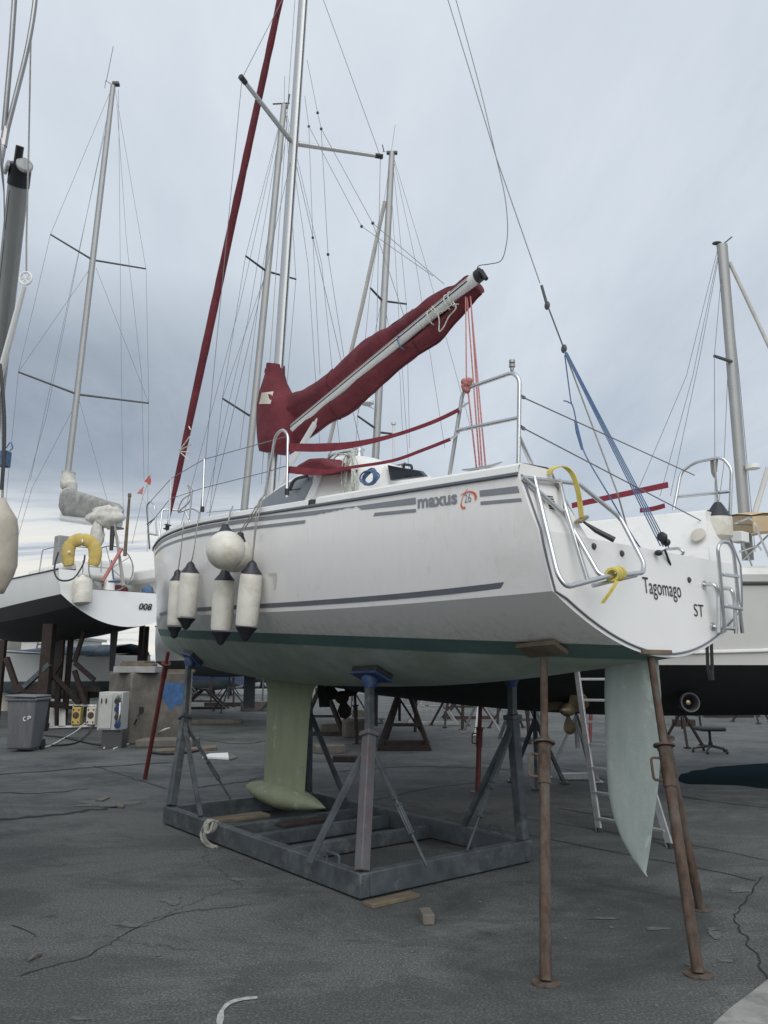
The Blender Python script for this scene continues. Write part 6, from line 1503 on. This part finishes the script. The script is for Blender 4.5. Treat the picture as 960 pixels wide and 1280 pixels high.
def blotch(u, v, ru, rv, m, seed):
    pts = []
    for k in range(22):
        a_ = 2 * math.pi * k / 22; q = 1 + .8 * noise.noise(V((math.cos(a_) * 1.6 + seed * 7, math.sin(a_) * 1.6, seed)))
        pts.append((u + ru * math.cos(a_) * q, v + rv * math.sin(a_) * q))
    flat('ground_stain', pts, .004, m)
for k, (u, v, ru, rv) in enumerate(((216, 1126, 14, 4.5), (165, 1156, 18, 3.5), (100, 1274, 14, 2), (925, 1113, 16, 3), (895, 1168, 9, 5), (890, 1162, 7, 2), (300, 1100, 12, 2), (755, 1148, 22, 1.6), (820, 1161, 18, 2), (905, 1201, 9, 3), (130, 1005, 40, 5))): blotch(u, v, ru, rv, sp2, k)


# ================================================================== FAR AWAY
def far_boat(u, y, z, ln, yaw, hullm, lab, mast=None, cab=True):
    p = W(u, 834, y); Mt = boat_matrix(p.x, y, z, yaw); t = thing('moored_boat', lab, 'boat', matrix=Mt, group='boats laid up far behind')
    boat_hull(t, ln, ln * .32, .95, .5, [M[hullm], M[hullm], M['graykeel']], chine=.1, chine_z=.1)
    if cab: trunk(t, ln * .25, ln * .75, ln * .11, .95, .7)
    for sx_ in (.25, .7):
        for sy_ in (-1, 1):
            b = MB(); b.bar(V((ln * sx_, sy_ * ln * .15, -z)), V((ln * sx_, sy_ * ln * .10, .0)), .12); b.build('support', M['darkrust'], t, local=True)
    if mast: b = MB(); b.tube([V((ln * .55, 0, 1.4)), V((ln * .53, 0, mast))], .07, 6); b.build('mast', M['spar'], t, local=True)
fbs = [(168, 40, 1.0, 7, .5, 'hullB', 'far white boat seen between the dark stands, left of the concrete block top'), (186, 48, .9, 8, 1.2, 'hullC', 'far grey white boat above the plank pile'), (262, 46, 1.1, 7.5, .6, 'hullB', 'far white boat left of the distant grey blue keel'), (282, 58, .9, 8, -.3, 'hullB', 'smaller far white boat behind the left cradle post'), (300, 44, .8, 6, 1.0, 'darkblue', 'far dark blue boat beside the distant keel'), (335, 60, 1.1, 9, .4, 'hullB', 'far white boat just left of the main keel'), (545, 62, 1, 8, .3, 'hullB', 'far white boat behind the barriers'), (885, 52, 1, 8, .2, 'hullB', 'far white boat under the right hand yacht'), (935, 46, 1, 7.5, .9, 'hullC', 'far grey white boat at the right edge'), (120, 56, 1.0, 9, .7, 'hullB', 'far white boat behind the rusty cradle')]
for a in fbs: far_boat(*a)
random.seed(5)
for k in range(26):
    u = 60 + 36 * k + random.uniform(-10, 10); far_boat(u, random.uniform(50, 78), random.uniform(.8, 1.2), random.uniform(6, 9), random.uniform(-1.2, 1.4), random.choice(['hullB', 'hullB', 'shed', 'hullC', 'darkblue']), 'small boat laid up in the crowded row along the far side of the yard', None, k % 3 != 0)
for k in range(12):
    u = 60 + 80 * k + random.uniform(-25, 25); p = W(u, 834, 38 + (k * 7) % 12); tripod(V((p.x, p.y, 0)), 1.2, 'empty boat stand left standing far across the yard', 'darkrust' if k % 2 else 'galv', .7, group='empty stands far across the yard', r=.04, rot=k)
t = thing('covered_boat', 'grey boat under crumpled blue tarpaulin behind the rusty cradle', 'boat', matrix=boat_matrix(W(165, 834, 27).x, 27, 1.0, R(70)))
boat_hull(t, 6.5, 2.3, 1.0, .5, [M['shed'], M['shed'], M['graykeel']], chine=.1, chine_z=.15)
b = MB(); rg = []
for k in range(13):
    f = k / 12; rg.append([V((.1 + 5.6 * f, 1.1 * math.cos(math.pi * j / 10) * (1 - .6 * f ** 2), .95 + (.45 - .2 * f) * math.sin(math.pi * j / 10) + .12 * noise.noise(V((k * .9, j * .8, 3))))) for j in range(11)])
b.loft(rg, cap=False, close=False); b.build('tarpaulin', M['bluetarp'], t, local=True, ang=80)
for sx_ in (1.2, 4.2):
    for sy_ in (-.7, .7): b = MB(); b.bar(V((sx_, sy_, -1)), V((sx_, sy_, .1)), .12); b.build('support', M['darkrust'], t, local=True)
# shed and ladder
b0_, b1__ = W(-260, 834, 36), W(66, 834, 36); t = thing('shed', 'pale sheet metal shed far behind the bin', 'shed', ((b0_.x + b1__.x) / 2, 36, 0))
b = MB(); b.box(((b0_.x + b1__.x) / 2, 39, 1.45), (b1__.x - b0_.x, 6, 2.9)); b.build('wall', M['shed'], t, smooth=False)
b = MB(); b.box(((b0_.x + b1__.x) / 2, 39, 2.98), (b1__.x - b0_.x + .4, 6.4, .14)); b.build('roof', M['greycanvas'], t, smooth=False)
b = MB(); a = W(40, 840, 36); b.box((a.x, 35.98, 1.05), (1.0, .06, 2.1)); b.build('door', M['hullC'], t, smooth=False)
a = W(8, 834, 30); t = thing('round_tank', 'pale round tank in front of the shed at the left edge', 'tank', (a.x, 30, 0)); b = MB(); b.lathe((a.x, 30, 0), up, [(0, .45), (2.6, .45), (2.65, .48), (2.8, .46), (2.9, .2)], 20); b.build('shell', M['patch'], t); b = MB(); b.lathe((a.x, 30, .8), up, [(0, .46), (.06, .47), (.1, .46)], 20); b.build('hoop', M['rust'], t)
t = thing('ladder', 'thin dark ladder leaning against the distant shed', 'ladder', G(47, 865))
la, lb_ = W(41, 846, 33), W(55, 796, 35); 
for dx in (-.2, .2): b = MB(); b.bar(la + V((dx, 0, -.4)), lb_ + V((dx, 0, 0)), .06); b.build('rail', M['darkgrey'], t)
for k in range(8): b = MB(); q = la.lerp(lb_, k / 8 + .05); b.bar(q - V((.2, 0, 0)), q + V((.2, 0, 0)), .05); b.build('rung', M['darkgrey'], t)
for u, lab in ((520, 'left one of two white metal barriers far behind the cradle'), (548, 'right one of two white metal barriers far behind the cradle')):
    p = G(u, 889); t = thing('barrier', lab, 'barrier', p, 'white metal barriers')
    for (x0, z0), (x1, z1) in (((-.5, 0), (-.5, 1.05)), ((.5, 0), (.5, 1.05)), ((-.5, 1.05), (.5, 1.05)), ((-.5, .2), (.5, .2)), ((-.17, .2), (-.17, 1.05)), ((.17, .2), (.17, 1.05))):
        b = MB(); b.tube([p + V((x0, 0, z0)), p + V((x1, 0, z1))], .016, 6); b.build('bar', M['midspar'], t)
b = MB(); b.box((0, 120, 1.2), (500, 3, 2.4)); tag(b.build('quay_wall', M['concrete'], smooth=False), 'long low harbour wall on the horizon', 'wall')
# ================================================================== CAMERA, LIGHT, SKY
cd_ = bpy.data.cameras.new('camera'); cam = bpy.data.objects.new('camera', cd_); col.objects.link(cam)
cam.location = CAM; cam.rotation_euler = (math.pi / 2 + PITCH, 0, 0)
cd_.sensor_fit = 'VERTICAL'; cd_.sensor_height = 24; cd_.lens = F_PX / 1280 * 24; cd_.clip_end = 2000; cd_.clip_start = .05
scn.camera = cam
SUN_EL, SUN_AZ = 42, 176                                # azimuth measured clockwise from +Y
sd = bpy.data.lights.new('sun', 'SUN'); sd.energy = 1.5; sd.angle = R(62); sd.color = (1, .97, .92)
so = bpy.data.objects.new('sun', sd); col.objects.link(so)
dirs = V((math.sin(R(SUN_AZ)) * math.cos(R(SUN_EL)), math.cos(R(SUN_AZ)) * math.cos(R(SUN_EL)), math.sin(R(SUN_EL))))
so.rotation_euler = dirs.to_track_quat('Z', 'Y').to_euler(); so.location = dirs * 30
w = bpy.data.worlds.new('World'); scn.world = w; w.use_nodes = True
nt = w.node_tree; nt.nodes.clear()
out = N(nt, 'ShaderNodeOutputWorld'); bg1 = N(nt, 'ShaderNodeBackground'); bg2 = N(nt, 'ShaderNodeBackground'); mx = N(nt, 'ShaderNodeMixShader')
sky = N(nt, 'ShaderNodeTexSky', sky_type='NISHITA', sun_disc=False, sun_elevation=R(SUN_EL), sun_rotation=R(SUN_AZ), dust_density=3.0)
nt.links.new(sky.outputs[0], bg1.inputs[0]); bg1.inputs[1].default_value = .07
tc = N(nt, 'ShaderNodeTexCoord'); sp_ = N(nt, 'ShaderNodeSeparateXYZ'); nt.links.new(tc.outputs['Generated'], sp_.inputs[0])
def mth(op, a, b=None, c=None):
    n = N(nt, 'ShaderNodeMath', operation=op)
    for i, x in enumerate((a, b, c)):
        if x is None: continue
        if hasattr(x, 'links'): nt.links.new(x, n.inputs[i])
        else: n.inputs[i].default_value = x
    return n.outputs[0]
X_, Y_, Z_ = sp_.outputs
zz = mth('MAXIMUM', Z_, 0.0); den = mth('ADD', zz, .10)
cx, cy = mth('DIVIDE', X_, den), mth('DIVIDE', Y_, den)
cmb = N(nt, 'ShaderNodeCombineXYZ'); nt.links.new(cx, cmb.inputs[0]); nt.links.new(cy, cmb.inputs[1])
def wn_(scale, rot, loc, sc, det, rough, dist=0):
    mp = N(nt, 'ShaderNodeMapping'); mp.inputs['Scale'].default_value = scale; mp.inputs['Rotation'].default_value = (0, 0, rot); mp.inputs['Location'].default_value = loc
    nt.links.new(cmb.outputs[0], mp.inputs[0]); return noise_n(nt, mp.outputs[0], sc, det, rough, dist)
streak = wn_((1.25, .30, 1), R(52), (3.4, 1, 0), 1.15, 9, .60, .35)
soft = wn_((1, .6, 1), R(20), (8, 2, 0), .7, 5, .5, .2)
base = ramp(nt, zz, [(0.0, (.60, .64, .69)), (.12, (.60, .65, .71)), (.3, (.60, .65, .72)), (.55, (.635, .685, .75)), (1, (.67, .71, .77))])
c = mixc(nt, 1, base, ramp(nt, streak, [(.30, (.80, .825, .86)), (.45, (.94, .945, .955)), (.56, (1.02, 1.015, 1.01)), (.70, (1.16, 1.145, 1.12))]), 'MULTIPLY')
c = mixc(nt, 1, c, ramp(nt, soft, [(.3, (.84, .865, .90)), (.65, (1.05, 1.045, 1.04))]), 'MULTIPLY')
# the dark bank low on the left and its bright torn lower edge
n_b = wn_((.8, .55, 1), R(-10), (1.7, 5.2, 0), .75, 8, .58, .5)
left = N(nt, 'ShaderNodeMapRange'); nt.links.new(X_, left.inputs[0]); left.inputs[1].default_value = .02; left.inputs[2].default_value = -.30; left.inputs[3].default_value = .10
band = ramp(nt, zz, [(.17, (0, 0, 0)), (.23, (.9, .9, .9)), (.28, (1, 1, 1)), (.37, (.85, .85, .85)), (.47, (0, 0, 0))])
m1 = mixc(nt, 1, band, ramp(nt, n_b, [(.30, (.35, .35, .35)), (.45, (.75, .75, .75)), (.58, (1, 1, 1))]), 'MULTIPLY')
m2 = mixc(nt, 1, m1, left.outputs[0], 'MULTIPLY')
c = mixc(nt, 1, c, (.985, 1.0, 1.0), 'MULTIPLY')
c = mixc(nt, m2, c, (.20, .245, .31))
n_c = wn_((.5, 1.0, 1), 0, (4.4, 2.2, 0), 1.0, 8, .62, .6)
lowb = ramp(nt, zz, [(.03, (1, 1, 1)), (.16, (.9, .9, .9)), (.235, (0, 0, 0))])
l2 = N(nt, 'ShaderNodeMapRange'); nt.links.new(X_, l2.inputs[0]); l2.inputs[1].default_value = .35; l2.inputs[2].default_value = -.32; l2.inputs[3].default_value = .12
lm = mixc(nt, 1, lowb, l2.outputs[0], 'MULTIPLY')
torn = ramp(nt, n_c, [(.40, (.86, .82, .72)), (.52, (.74, .75, .74)), (.60, (.40, .45, .52)), (.72, (.30, .355, .44))])
c = mixc(nt, lm, c, torn)
nt.links.new(c, bg2.inputs[0]); bg2.inputs[1].default_value = .85
mx.inputs[0].default_value = .93
nt.links.new(bg1.outputs[0], mx.inputs[1]); nt.links.new(bg2.outputs[0], mx.inputs[2]); nt.links.new(mx.outputs[0], out.inputs[0])
scn.view_settings.view_transform = 'Standard'; scn.view_settings.look = 'None'; scn.view_settings.exposure = .40; scn.view_settings.gamma = 1
scn.cycles.use_denoising = True
